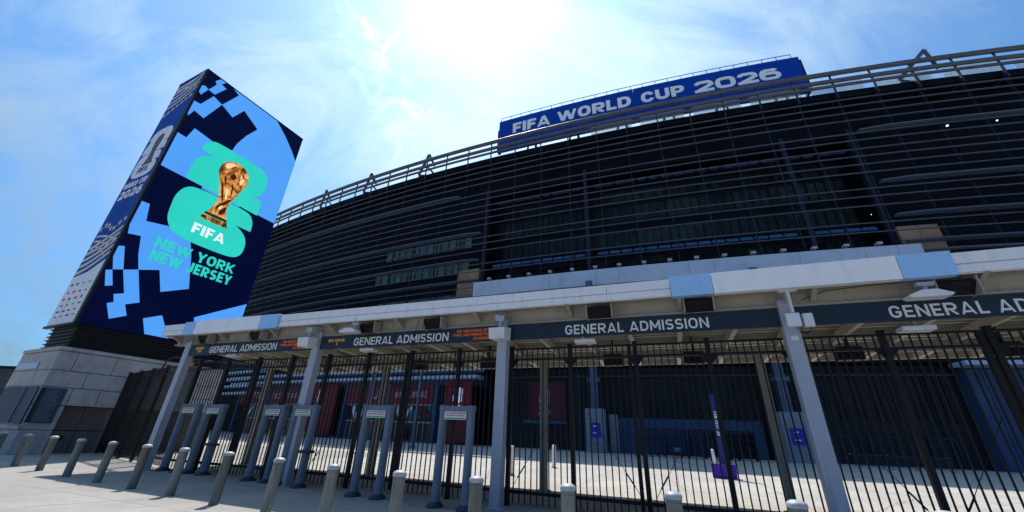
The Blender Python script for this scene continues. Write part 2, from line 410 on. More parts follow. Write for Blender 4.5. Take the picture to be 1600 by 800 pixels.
def dup(src, loc, label, group=None, rz=None):
    r = src.copy(); col.objects.link(r); r.location = loc
    if rz is not None: r.rotation_euler = (0, 0, rz)
    r['label'] = label
    if group: r['group'] = group
    for ch in list(src.children):
        c = ch.copy(); col.objects.link(c); c.parent = r
        for g2 in ch.children:
            d = g2.copy(); col.objects.link(d); d.parent = c
    return r
ORD = ['first', 'second', 'third', 'fourth', 'fifth', 'sixth', 'seventh', 'eighth', 'ninth', 'tenth', 'eleventh', 'twelfth', 'thirteenth', 'fourteenth', 'fifteenth', 'sixteenth', 'seventeenth', 'eighteenth', 'nineteenth', 'twentieth']

def _rr(x0, y0, x1, y1, q, a0=0, a1=360, st=15):
    """points of a rounded rectangle between two angles (degrees, anticlockwise from +x)"""
    q = min(q, (x1 - x0) / 2, (y1 - y0) / 2); pts = []
    a = a0
    while a <= a1 + 1e-6:
        t = math.radians(a); c, s_ = math.cos(t), math.sin(t)
        cx = x1 - q if c > 1e-6 else (x0 + q if c < -1e-6 else None); cy = y1 - q if s_ > 1e-6 else (y0 + q if s_ < -1e-6 else None)
        k = a % 360
        if cx is None: cxs = (x1 - q, x0 + q) if k == 90 else (x0 + q, x1 - q)
        else: cxs = (cx,)
        if cy is None: cys = (y0 + q, y1 - q) if k == 0 else (y1 - q, y0 + q)
        else: cys = (cy,)
        for X in cxs:
            for Y in cys: pts.append((X + q * c, Y + q * s_))
        a += st
    return pts
def thin(t): return t if t < .2 else .2 + (t - .2) * .25
GW = dict(A=.74, B=.64, C=.62, D=.66, E=.54, F=.52, G=.66, I=0, J=.5, K=.68, L=.5, M=.82, N=.68, O=.68, P=.62, R=.66, S=.6, T=.6, U=.66, V=.7, W=1.05, X=.68, Y=.68)
def glyph(ch, W, t):
    e = t / 2; ey = thin(t) / 2; L, Rr, B, T, Mi = e, W - e, ey, 1 - ey, .5; q = max(.28, e + .03)
    if ch == 'A': return [[(e * .6, -.06), (W / 2 - e * .35, .5), (W / 2 - e * .1, 1.0), (W / 2 - e * .1, 1.05)][:1] + [(W / 2, 1.06)], [(W - e * .6, -.06), (W / 2, 1.06)], [(W * .22, .2 + e * .4), (W * .78, .2 + e * .4)]]
    if ch == 'B': return [[(L, 0), (L, 1)], [(L + e, B)] + _rr(L, B, Rr, Mi + e * .3, q, 270, 450) + [(L + e, Mi + e * .3)], [(L + e, T)] + _rr(L, Mi, Rr - .04, T, q, 270, 450)[::-1] + [(L + e, Mi)]]
    if ch == 'C': return [_rr(L, B, Rr, T, q, 15, 345)]
    if ch == 'D': return [[(L, .5), (L, B)] + _rr(L - .2, B, Rr, T, q + .05, 270, 450)[1:-1] + [(L, T), (L, .5), (L, B)]]
    if ch == 'E': return [[(W, T), (L, T), (L, B), (W, B)], [(L + e, Mi), (W * .92, Mi)]]
    if ch == 'F': return [[(W, T), (L, T), (L, 0)], [(L + e, Mi - .02), (W * .9, Mi - .02)]]
    if ch == 'G': return [_rr(L, B, Rr, T, q, 15, 345) + [(Rr, Mi - .04), (W * .52, Mi - .04)]]
    if ch == 'I': return [[(W / 2, 0), (W / 2, 1)]]
    if ch == 'J': return [[(Rr, 1)] + _rr(L - .02, B, Rr, T, q, 180, 360)[::-1][:-1]]
    if ch == 'K': return [[(L, 0), (L, 1)], [(W - e * .9, 1), (L + e, .42)], [(L + e + W * .12, .52), (W - e * .8, 0)]]
    if ch == 'L': return [[(L, 1), (L, B), (W, B)]]
    if ch == 'M': return [[(L, 0), (L, 1)], [(Rr, 0), (Rr, 1)], [(L, 1.0), (W / 2, .26)], [(Rr, 1.0), (W / 2, .26)]]
    if ch == 'N': return [[(L, 0), (L, 1)], [(Rr, 0), (Rr, 1)], [(L, 1.0), (Rr, 0)]]
    if ch == 'O' or ch == '0': p = _rr(L, B, Rr, T, q, 0, 345); return [p + [p[0], p[1]]]
    if ch == 'P': return [[(L, 0), (L, 1)], [(L + e, T)] + _rr(L, Mi - .08, Rr, T, q, 270, 450)[::-1] + [(L + e, Mi - .08)]]
    if ch == 'R': return [[(L, 0), (L, 1)], [(L + e, T)] + _rr(L, Mi - .04, Rr, T, q, 270, 450)[::-1] + [(L + e, Mi - .04)], [(W * .5, Mi - .04 - e), (W - e * .9, 0)]]
    if ch == 'S': return [_rr(L, Mi - e * .0, Rr, T, q, 30, 270) + _rr(L, B, Rr, Mi, q, 270, 450)[::-1][2:] + _rr(L, B, Rr, Mi, q, 210, 255)[::-1]]
    if ch == 'T': return [[(0, T), (W, T)], [(W / 2, T - e), (W / 2, 0)]]
    if ch == 'U': return [[(L, 1)] + _rr(L, B, Rr, T + .3, q, 180, 360)[1:-1] + [(Rr, 1)]]
    if ch == 'V': return [[(e * .6, 1.06), (W / 2, -.06)], [(W - e * .6, 1.06), (W / 2, -.06)]]
    if ch == 'W': return [[(e * .6, 1.05), (W * .29, -.05)], [(W * .29, -.05), (W / 2, .95)], [(W / 2, .95), (W * .71, -.05)], [(W * .71, -.05), (W - e * .6, 1.05)]]
    if ch == 'X': return [[(e, 0), (W - e, 1)], [(e, 1), (W - e, 0)]]
    if ch == 'Y': return [[(e * .8, 1), (W / 2, .42), (W - e * .8, 1)], [(W / 2, .5), (W / 2, 0)]]
    if ch == '2': return [_rr(L, Mi - .1, Rr, T, q, 0, 165)[::-1] + [(Rr, .60), (W * .62, .40), (L * .9, B * .9)], [(0, B), (W, B)]]
    if ch == '6': p = _rr(L, B, Rr, .58, q, 0, 345); return [p + [p[0], p[1]], [(L, .32)] + _rr(L, B, Rr, T, q, 45, 180)[::-1]]
    return []
def ribbon(pts, t, W):
    """left and right edge of a mitred stroke, clipped to the letter's box"""
    P = [Vector((x, y)) for x, y in pts]
    Q = [P[0]]
    for p in P[1:]:
        if (p - Q[-1]).length > 1e-4: Q.append(p)
    P = Q; N = len(P); closed = N > 3 and (P[-1] - P[1]).length < 1e-3
    if closed: P = P[:-1]; N -= 1
    Lf, Rt = [], []
    for i in range(N):
        d0 = (P[i] - P[i - 1]) if i else ((P[-1] - P[-2]) if closed else None)
        d1 = (P[i + 1] - P[i]) if i < N - 1 else (Vector(P[1]) - P[0] if closed else None)
        d0 = d0.normalized() if d0 is not None else d1.normalized(); d1 = d1.normalized() if d1 is not None else d0
        n0 = Vector((-d0.y, d0.x)); n1 = Vector((-d1.y, d1.x)); m = (n0 + n1)
        if m.length < .05: m = n0
        m.normalize(); k = t / 2 / max(.30, m.dot(n0))
        for lst, sg_ in ((Lf, 1), (Rt, -1)):
            v = P[i] + Vector((m.x, m.y * thin(t) / t)) * k * sg_; lst.append((min(max(v.x, 0), W), min(max(v.y, 0), 1)))
    return Lf, Rt
def put_text(mb, fr, txt, a0, a1, c0, c1, b0, b1, bold=0.0, space=1.0):
    """block lettering of mitred strokes filling a0..a1 x c0..c1; b0 is the front face, b1 the back"""
    t = .125 + bold * 3.0; gap = .16 * space; asp = abs(a1 - a0) / abs(c1 - c0)
    ws = [GW.get(ch, .66) if ch != ' ' else None for ch in txt]
    fixed = sum(t if w == 0 else (.26 if w is None else 0) for w in ws) + gap * (len(txt) - 1); var = sum(w or 0 for w in ws)
    k = (asp - fixed) / var
    if k < .45: f = asp / (fixed + var * .8)
    else: f = 1.0
    kk = .8 if k < .45 else k
    x = 0; sgn = 1 if b1 > b0 else -1; h = abs(c1 - c0)
    mbs = mb if isinstance(mb, list) else None; wi = 0
    if mbs: mb = mbs[0]
    for ch, w in zip(txt, ws):
        if ch == ' ' and mbs: wi += 1; mb = mbs[wi]
        W = .26 if w is None else (t if w == 0 else w * kk)
        for j, pl in enumerate(glyph(ch, W, t)):
            Lf, Rt = ribbon(pl, t, W); n = len(Lf); fb = b0 + sgn * j * .012 * h
            vs = []
            for (lx, ly), (rx, ry) in zip(Lf, Rt):
                for px, py, d in ((lx, ly, fb), (rx, ry, fb), (rx, ry, b1), (lx, ly, b1)):
                    vs.append(fr(a0 + (a1 - a0) * (x + px) * f / asp, d, c0 + (c1 - c0) * py))
            fs = [(i * 4 + q, i * 4 + (q + 1) % 4, i * 4 + 4 + (q + 1) % 4, i * 4 + 4 + q) for i in range(n - 1) for q in range(4)] + [(0, 1, 2, 3), tuple(4 * n - 4 + q for q in (3, 2, 1, 0))]
            mb.add(vs, fs)
        x += W + gap

# frames ----------------------------------------------------------------
CA = R(-21.7)
CU = Vector((math.cos(CA), math.sin(CA), 0)); CN = Vector((-math.sin(CA), math.cos(CA), 0)); CO = Vector((-.15, 11.2, 0))
def CF(u, v, z): return CO + CU * u + CN * v + Vector((0, 0, z))
C0 = Vector((-22.7, 20.06, 0)); TD = Vector((3.48, 7.19, 0)).normalized(); TW = Vector((-TD.y, TD.x, 0))
TNR = Vector((TD.y, -TD.x, 0)); TNL = Vector((-TD.x, -TD.y, 0))
def TR(t, o, z): return C0 + TD * t + TNR * o + Vector((0, 0, z))        # LED face, o outwards
def TL(w, o, z): return C0 + TW * w + TNL * o + Vector((0, 0, z))        # banner face, o outwards
SX, SY, SR = 155.8, 435.3, 406.5
def SF(s, d, z):
    p = s / SR
    return Vector((SX + (SR + d) * math.sin(p), SY - (SR + d) * math.cos(p), z))
def nseg(a, b): return max(1, int(abs(b - a) / 3.0))
ID = lambda x, y, z: Vector((x, y, z))

# ------------------------------------------------------------------ ground
mb = MB()
mb.add([(-900, -600, 0), (900, -600, 0), (900, 1200, 0), (-900, 1200, 0)], [(0, 1, 2, 3)])
mb.build('ground', 'paving', kind='structure')
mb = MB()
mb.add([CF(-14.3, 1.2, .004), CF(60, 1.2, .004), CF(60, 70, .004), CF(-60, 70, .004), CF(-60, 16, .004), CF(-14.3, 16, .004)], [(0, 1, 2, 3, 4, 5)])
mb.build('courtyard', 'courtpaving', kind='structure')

# ------------------------------------------------------------------ stadium
st = root('stadium', SF(-137, 0, 0), 'huge curved stadium with dark facade wrapped in horizontal grey louvers', 'stadium')
S0, S1 = -300.0, -52.0
B0, B1 = -166.2, -106.9          # the open bay
def curved(name, m, s0, s1, d0, d1, z0, z1, parent=st):
    b = MB(); b.hexa(SF, s0, s1, d0, d1, z0, z1, nseg(s0, s1)); return b.build(name, m, parent)
# body: cladding behind the louvers
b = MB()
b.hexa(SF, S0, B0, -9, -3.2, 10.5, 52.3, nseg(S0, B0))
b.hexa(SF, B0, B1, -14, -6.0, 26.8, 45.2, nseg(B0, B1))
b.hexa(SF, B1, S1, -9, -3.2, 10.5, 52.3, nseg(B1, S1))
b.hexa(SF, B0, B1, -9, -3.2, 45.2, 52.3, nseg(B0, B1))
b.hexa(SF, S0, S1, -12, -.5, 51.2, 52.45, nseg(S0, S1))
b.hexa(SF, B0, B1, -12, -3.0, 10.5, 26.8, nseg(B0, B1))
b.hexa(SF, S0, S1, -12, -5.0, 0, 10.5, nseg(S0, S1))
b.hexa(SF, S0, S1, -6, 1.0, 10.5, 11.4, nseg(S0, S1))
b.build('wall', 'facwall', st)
# roof bowl far behind the rails: perforated screens between ribs
for i in range(26):
    s0 = -290 + i * 9.0
    if s0 > -60: break
    b = MB()
    for k in range(17):
        z = 53.2 + k * .21
        b.hexa(SF, s0 + .6, s0 + 8.0, -2.03, -2.0, z, z + .06, 3)
    for k in range(25): b.hexa(SF, s0 + .6 + k * .31, s0 + .63 + k * .31, -2.06, -1.99, 53.1, 56.7, 1)
    if -152 < s0 < -60: b.build('roof_screen', 'mesh', st)
for k, (z, r_, d_) in enumerate(((55.95, .40, 0), (54.25, .34, .1), (53.15, .24, .1))):
    b = MB(); n = int((S1 - S0) / 3); b.tube([SF(S0 + (S1 - S0) * i / n, d_, z) for i in range(n + 1)], r_, 10); b.build('top_rail', 'rail', st)
# louvers
for z in (50.2, 48.9, 47.5, 46.05, 43.6, 42.3, 40.75, 39.45, 38.05, 36.65, 34.0, 32.75, 31.3, 28.7, 27.35, 24.4):
    s1 = B0 if z < 26 else S1
    b = MB(); n = nseg(S0, s1)
    def prof(s, zc):
        return [SF(s, -.22, zc + .06), SF(s, .13, zc + .055), SF(s, .16, zc + .0), SF(s, .12, zc - .05), SF(s, -.22, zc + .02)]
    vs = []
    for i in range(n + 1): vs += prof(S0 + (s1 - S0) * i / n, z)
    fs = [(i * 5 + j, i * 5 + (j + 1) % 5, i * 5 + 5 + (j + 1) % 5, i * 5 + 5 + j) for i in range(n) for j in range(5)]
    b.add(vs, fs + [tuple(range(5)), tuple(5 * n + j for j in (4, 3, 2, 1, 0))]); b.build('louver', 'louver', st)
    if z < 26:
        b = MB(); b.hexa(SF, B1, S1, -.25, .35, z - .11, z + .08, nseg(B1, S1)); b.build('louver', 'louver', st)
# deep fins at the floor lines either side of the bay
for z in (44.1, 35.1, 29.7, 25.75, 22.7):
    for s0, s1, tip in ((S0, B0 - (.2 if z < 40 else 5.5), 1), (B1 + .2, S1, 0)):
        b = MB(); n = nseg(s0, s1); ns = 6
        vs = []
        for i in range(n + 1):
            s = s0 + (s1 - s0) * i / n
            dd = .85
            if (tip and i == n) or (not tip and i == 0): dd = .5
            vs += [SF(s, -.5, z + .16), SF(s, dd - .3, z + .10), SF(s, dd - .2, z + .0), SF(s, dd - .3, z - .10), SF(s, -.5, z - .12)]
        fs = [(i * 5 + j, i * 5 + (j + 1) % 5, i * 5 + 5 + (j + 1) % 5, i * 5 + 5 + j) for i in range(n) for j in range(5)]
        b.add(vs, fs + [tuple(range(5)), tuple(5 * n + j for j in (4, 3, 2, 1, 0))]); b.build('floor_fin', 'fin', st)
# mullions carrying the louvers, and brackets to the rails
s = -165.35 - 5.27 * 24
while s < S1:
    b = MB(); zb = 25.6 if B0 < s < B1 else 22
    b.hexa(SF, s - (.055 if B0 < s < B1 else .035), s + (.055 if B0 < s < B1 else .035), -.6, -.2, zb, 52.2)
    b.hexa(SF, s - .09, s + .09, -.1, .12, 50.6, 56.1)
    b.hexa(SF, s - .09, s + .09, -2.4, .0, 50.9, 51.15)
    b.build('mullion', 'mullion', st); s += 5.27
# big columns in the bay
for s, z0, z1 in ((-147.1, 24, 46), (-115.8, 26.5, 46), (-166.5, 24.5, 46), (-106.6, 24.5, 46)):
    b = MB(); b.hexa(SF, s - .30, s + .30, -2.6, -2.0, z0, z1); b.build('column', 'pillar', st)
# glass behind the bay: window frames + panes per structural bay and storey
for z0, z1 in ((31.2, 34.6), (36.2, 39.6), (40.3, 42.5), (27.4, 29.0)):
    s = B0 + .8
    while s < B1 - 5:
        f = MB()
        for k in range(5): f.hexa(SF, s + k * 1.28 - .05, s + k * 1.28 + .05, -5.95, -5.6, z0, z1)
        f.hexa(SF, s, s + 5.12, -5.95, -5.62, z0 - .08, z0 + .08, 2); f.hexa(SF, s, s + 5.12, -5.95, -5.62, z1 - .08, z1 + .08, 2)
        fo = f.build('window', 'blacklouver', st)
        p = MB(); p.hexa(SF, s + .05, s + 5.07, -5.93, -5.8, z0 + .08, z1 - .08, 2); p.build('pane', 'storeglass', fo)
        s += 5.27
# glass soffit strips, sky reflection painted in as blue
for zc, gap in ((43.0, 0), (29.45, 0)):
    s = B0 + 1.2
    while s < B1 - 2:
        if abs(s + .9 + 147.1) > 1.4 and abs(s + .9 + 115.8) > 1.2:
            b = MB(); w = 1.66 if zc < 30 else random.choice((1.2, 1.66, 1.75))
            b.add([SF(s, -2.9, zc - .34), SF(s + w, -2.9, zc - .34), SF(s + w, -3.3, zc + .30), SF(s, -3.3, zc + .30), SF(s, -3.4, zc - .3), SF(s + w, -3.4, zc - .3), SF(s + w, -3.6, zc + .3), SF(s, -3.6, zc + .3)],
                  [(0, 1, 2, 3), (4, 5, 6, 7), (0, 1, 5, 4), (3, 2, 6, 7), (0, 3, 7, 4), (1, 2, 6, 5)])
            b.build('glass_strip', 'strip', st)
        s += 1.93
# green tinted windows left of the bay
for z0, z1, sa, sb in ((34.0, 36.2, -191, -169.6), (28.9, 31.2, -193, -169.8), (23.3, 24.6, -191, -171.5)):
    s = sa
    while s < sb - 1:
        f = MB(); f.hexa(SF, s, s + 1.72, -3.2, -3.05, z0 - .1, z1 + .1); fo = f.build('window', 'mullion', st)
        p = MB(); p.hexa(SF, s + .16, s + 1.56, -3.06, -2.98, z0, z1); p.build('pane', 'window', fo)
        s += 1.78
# tan precast panels at the bay edges
for sa, sb in ((-171.1, -166.7), (-106.5, -102.0)):
    b = MB()
    for i in range(2):
        for z0, z1 in ((21, 22.6), (22.65, 24.3), (24.35, 26.4), (26.45, 28.5)):
            w = (sb - sa) / 2; b.hexa(SF, sa + i * w + .03, sa + (i + 1) * w - .03, -3.2, -1.2, z0 + .02, z1 - .02)
    b.build('precast_panel', 'brick', st)
# projecting ledge below the bay
b = MB(); s = B0 + .1; k = 0
while s < B1 + .2:
    w = (3.2, 10.0, 7.2, 3.4, 9.4)[k % 5]; e = min(s + w, B1 + .3)
    b.hexa(SF, s + .02, e - .02, 1.2, 1.5, 22.2, 24.65, nseg(s, e)); s = e; k += 1
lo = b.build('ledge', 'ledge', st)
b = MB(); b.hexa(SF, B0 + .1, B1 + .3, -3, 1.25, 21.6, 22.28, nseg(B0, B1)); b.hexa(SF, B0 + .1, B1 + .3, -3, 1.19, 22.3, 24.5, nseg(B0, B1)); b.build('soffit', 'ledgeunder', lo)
for i in range(16):
    s = -163.9 + i * 3.6
    b = MB(); b.hexa(SF, s - .3, s + .3, -.3, .35, 25.45, 25.8); b.hexa(SF, s - .05, s + .05, -.1, .05, 24.4, 25.45); b.build('ledge_lamp', 'postblue', st)
for s, z, r_ in ((-100.4, 44.6, .07), (-95.3, 44.0, .15), (-89.5, 44.0, .11), (-108.6, 30.6, .05), (-96, 27.2, .06)):  # small glowing beads standing in for sun glints, not fittings
    b = MB(); c = SF(s, -1.2, z); b.lathe([(.01, -r_), (r_ * .7, -r_ * .6), (r_, 0), (r_ * .7, r_ * .6), (.01, r_)], c, 10); b.build('sun_glint', 'glint', st)
# roof masts
for s in (-93.6, -181.3, -198.5, -214.9):
    b = MB(); ap = SF(s, -.4, 58.3 if s > -100 else 57.9)
    b.beam(ap + Vector((0, 0, .1)), SF(s - 3.6, -2, 54.5), .5, .45); b.beam(ap, SF(s + 1.2, -1.2, 55), .42, .4)
    b.beam(SF(s - 3.6, -2, 54.2), SF(s + 3, -3, 53.0), .4, .4); b.beam(SF(s - 1.6, -2, 56.2), SF(s + 1.2, -4, 53.0), .3, .3)
    b.build('roof_mast', 'fin', st)
for s in (-158, -149, -139.5, -131, -122, -112.5):
    b = MB()
    for q in (-1.6, 1.3): b.beam(SF(s + q, -3.8, 51.5), SF(s + q * .4, -4.4, 58.5), .35, .35)
    b.hexa(SF, s - 1.4, s + 1.2, -4.6, -4.0, 52.3, 55.4)
    b.build('sign_support', 'black', st)

# ---- ground floor of the stadium, seen through the fence
b = MB()
b.hexa(SF, -161, -107.3, -5.0, -1.0, 0, 10.5, nseg(-161, -107.3))
s = -160.9
while s < -107.4:
    b.hexa(SF, s, s + .10, -1.0, -.86, 4.4, 10.2); s += .62
b.build('ribbed_wall', 'ribbed', st)
b = MB(); b.hexa(SF, -144.8, -127.6, -1.0, -.6, .05, 4.1, 6)
for k in range(11): b.hexa(SF, -144.8 + k * 1.7, -144.75 + k * 1.7, -.6, -.57, .1, 4.05)
b.build('low_wall', 'bluewall', st)
b = MB(); b.hexa(SF, -107.2, -60, -5, .4, 0, 9.9, 15)
for z in (1.6, 3.2, 4.8, 6.4, 8.0): b.hexa(SF, -107.2, -60, .4, .44, z, z + .05, 15)
s = -107.1
while s < -61: b.hexa(SF, s, s + .07, .4, .47, 0, 9.8); s += 1.3
b.build('panelled_wall', 'bluewall', st)
b = MB(); b.hexa(SF, -108.2, -60, .2, 2.6, 10.0, 10.45, 15); b.build('awning', 'ledge', st)
for sv in (-139.5, -134.6, -130.2, -143.5):
    b = MB(); b.hexa(SF, sv - .95, sv + .95, -.95, -.8, 4.6, 5.7)
    for k in range(6): b.hexa(SF, sv - .9, sv + .9, -.8, -.72, 4.7 + k * .16, 4.76 + k * .16)
    b.build('wall_vent', 'black', st)
for sv, zv in ((-142.6, 8.9), (-141.8, 7.4), (-135.2, 9.0), (-136.2, 7.2), (-132.0, 8.8)):
    b = MB(); b.hexa(SF, sv - .3, sv + .3, -1, -.5, zv, zv + .35); b.build('wall_light_box', 'black', st)
for sa in (-124.0, -120.6, -117.2, -112.0):                     # steel double doors in the dark wall
    b = MB(); b.hexa(SF, sa, sa + 2.2, -1.0, -.8, 0.02, 2.7)
    b.build('steel_door', 'ribbed', st)
    b = MB(); b.hexa(SF, sa - .12, sa, -1.0, -.7, .02, 2.85); b.hexa(SF, sa + 2.2, sa + 2.32, -1.0, -.7, .02, 2.85); b.hexa(SF, sa - .12, sa + 2.32, -1.0, -.7, 2.72, 2.88); b.hexa(SF, sa + 1.08, sa + 1.12, -.8, -.77, .05, 2.7); b.build('door_frame', 'mullion', st)
    b = MB(); b.hexa(SF, sa + .8, sa + 1.0, -.78, -.7, 1.0, 1.08); b.build('door_handle', 'aluframe', st)
for sv, r_ in ((-126.9, .12), (-110.2, .1), (-149.2, .12)):
    b = MB(); b.tube([SF(sv, -.7, .05), SF(sv, -.7, 10.2)], r_, 8); b.build('drain_pipe', 'board', st)
b = MB(); b.hexa(SF, -160.5, -107.5, -.95, -.55, 9.3, 9.5, 18); b.build('cable_tray', 'board', st)
# shop front with crimson fascia
sh0 = -222.0
b = MB()
b.hexa(SF, sh0, -170.9, -5, 1.2, 0, .35, 18); b.hexa(SF, sh0, -165, -5, .6, 8.3, 10.4, 18)
for s in (-222, -211.5, -200.5, -189.9, -180.4, -171.3): b.hexa(SF, s, s + .55, -1, 1.6, 0, 8.3)
b.build('shop_wall', 'bluewall', st)
for z, d in ((9.0, 2.6), (10.1, 3.0)):
    b = MB(); b.hexa(SF, sh0 - 3, -163.5, .6, d, z, z + .45, 18); b.build('awning', 'ledge', st)
for z in (7.1, 8.5, 9.9, 11.3):
    b = MB(); b.hexa(SF, -238, sh0 + 8, 1.6, 3.2, z, z + .45, 8); b.build('awning', 'ledge', st)
WORDS = {0: 'GAME', 1: 'BONITAS', 2: 'J', 3: 'IOUS LOUNGE'}
bays = [(-221.4, -211.6), (-210.9, -200.6), (-189.4, -180.5), (-179.8, -171.5)]
for i, (sa, sb) in enumerate(bays):
    b = MB(); b.hexa(SF, sa, sb, 1.0, 1.5, 5.4, 8.2, 4); fo = b.build('shop_fascia', 'crimson', st)
    t = MB(); w = sb - sa
    if i == 2: put_text(t, SF, 'J', sa + 6, sa + 7.1, 6.1, 7.6, 1.58, 1.5, .03)
    else: put_text(t, SF, WORDS[i], sa + w * .12, sa + w * .85, 6.35, 7.25, 1.58, 1.5, .015)
    t.build('lettering', 'aluframe', fo)
    g1 = MB(); g1.hexa(SF, sa, sb, .6, .9, .35, 5.4, 4); gg = g1.build('shop_window', 'storeglass', st)
    p = MB(); p.hexa(SF, sa, sb, .9, 1.1, 5.2, 5.4, 4); p.hexa(SF, sa, sb, .9, 1.1, 2.7, 2.9, 4)
    for k in range(8): x = sa + w * (k + .5) / 8; p.hexa(SF, x - .04, x + .04, .9, 1.02, .35, 2.7)
    p.build('frame', 'aluframe', gg)
    for k, (m_, pts) in enumerate((('crimson', [(0, .0), (.55, 0), (.36, .95), (.25, .4)]), ('teal', [(.3, .98), (.5, .98), (.75, .2), (.45, .02), (.35, .5)]), ('bannerwhite', [(.1, .98), (.2, .98), (.3, .1), (.22, .0)]), ('bannerwhite', [(.30, .05), (.36, .05), (.52, .92), (.44, .98)]), ('crimsondark', [(.6, .9), (.8, .98), (.98, .3), (.8, .05)]), ('teal', [(.78, .98), (.99, .98), (.99, .45)]))):
        q = MB(); q.poly(SF, [(sa + w * x, 2.95 + 2.2 * y) for x, y in pts], .91 + .012 * k, .93 + .012 * k); q.build('window_graphic', m_, gg)
# tall crimson banners with lit emblem
def emblem_blob(mb, fr, a, c, w, h, d0, d1):
    def P(l): return [(a + w * x, c + h * y) for x, y in l]
    mb.poly(fr, P([(.12, .60), (.14, .74), (.25, .84), (.06, .86), (.1, .95), (.25, 1), (.75, 1), (.95, .92), (.97, .80), (.8, .76), (.97, .75), (.97, .60)]), d0, d1)
    mb.poly(fr, P([(.05, .12), (.03, .45), (.12, .56), (.25, .58), (.75, .58), (.95, .53), (.97, .44), (.8, .44), (.95, .36), (.95, .12), (.8, .02), (.5, 0), (.2, .02)]), d0 + .004, d1 + .004)
for sa, sb, m_, z0, ml in ((-169.6, -164.9, 'crimson', .3, 'whitelogo'), (-156.6, -151.2, 'crimsondark', 3.7, 'violetlogo'), (-198.6, -192.0, 'crimson', .3, 'whitelogo')):
    b = MB(); b.hexa(SF, sa, sb, 1.2 if sb < -160 else -.8, 1.4 if sb < -160 else -.5, z0, 8.7, 2); bo = b.build('wall_banner', m_, st)
    d = 1.4 if sb < -160 else -.5
    e = MB(); emblem_blob(e, SF, sa + 1.5, 5.6, 1.7, 2.2, d + .02, d + .05)
    put_text(e, SF, '26', sa + 1.5, sa + 3.2, 4.3, 5.4, d + .05, d + .02, .03); e.build('emblem', ml, bo)
b = MB(); b.hexa(SF, -157.3, -151, -.98, -.3, 3.15, 3.6, 2)
b.build('door_canopy', 'bluewall', st)
b = MB()
for k in range(6): b.hexa(SF, -156 + k * .9, -155.9 + k * .9, -.95, -.85, .1, 2.9)
b.hexa(SF, -156.1, -151.3, -.95, -.85, 2.8, 2.95); b.hexa(SF, -156.1, -151.3, -.95, -.85, .05, .2)
b.build('door_frame', 'mullion', st)
# concrete columns on pale plinths in front of the wall
for s in (-146.6, -125.7):
    b = MB(); b.hexa(SF, s - .45, s + .45, 2.4, 3.2, 5.0, 22.3); b.hexa(SF, s - .8, s + .8, 2.2, 3.4, 8.2, 8.7); b.hexa(SF, s - .2, s + .2, 3.2, 3.35, 5.0, 12); po = b.build('column', 'fin', st)
    b = MB(); b.hexa(SF, s - 1.15, s + 1.15, 2.0, 3.8, 0, 4.95); b.hexa(SF, s + 1.4, s + 2.5, .6, 1.8, 0, 4.4); b.build('plinth', 'cwhite', po)
    b = MB(); b.hexa(SF, s - .55, s + .65, 3.82, 3.9, 1.7, 3.3); bo = b.build('notice', 'bluesign', po)
    b = MB(); b.hexa(SF, s - .2, s + .2, 3.91, 3.95, 2.85, 3.0); b.hexa(SF, s - .3, s + .3, 3.91, 3.95, 2.1, 2.22); b.build('print', 'label', bo)

# ------------------------------------------------------------------ rooftop sign
sg = root('rooftop_sign', SF(-137, -4, 56.4), 'long curved royal blue rooftop sign reading FIFA WORLD CUP 2026', 'sign')
for sa, sb in ((-165.9, -136.86), (-136.8, -107.95)):
    b = MB(); b.hexa(SF, sa, sb, -5.2, -4.0, 57.3, 65.3, nseg(sa, sb)); b.build('sign_panel', 'signblue', sg, bevel=.03)
for w_, a, c_, z0, z1, bo in (('FIFA', -162.5, -154.0, 60.9, 63.6, .056), ('WORLD', -152.4, -137.45, 60.9, 63.6, .056), ('CUP', -135.5, -127.6, 60.95, 63.55, .056), ('2026', -125.9, -111.5, 60.75, 63.4, .062)):
    t = MB(); put_text(t, SF, w_, a, c_, z0, z1, -3.86, -4.0, bo, .7); t.build('lettering', 'signletter', sg)
b = MB(); n = 24
b.tube([SF(-165.5 + 56.5 * i / n, -4.1, 66.2) for i in range(n + 1)], .07, 6)
for i in range(n + 1): b.tube([SF(-165.5 + 56.5 * i / n, -4.1, 65.3), SF(-165.5 + 56.5 * i / n, -4.1, 66.2)], .06, 6)
b.build('railing', 'rail', sg)
b = MB(); b.hexa(SF, -107.95, -107.5, -5.8, -4.3, 57.3, 64.8)
for k in range(7): b.hexa(SF, -107.5, -107.2, -5.3, -4.9, 58 + k, 58.25 + k)
b.hexa(SF, -166.4, -165.9, -5.6, -4.5, 57.3, 63.4); b.build('side_frame', 'black', sg)

# ------------------------------------------------------------------ billboard tower
tw = root('billboard_tower', C0, 'tall tower with giant LED screen and blue vinyl banner above a stone base', 'billboard')
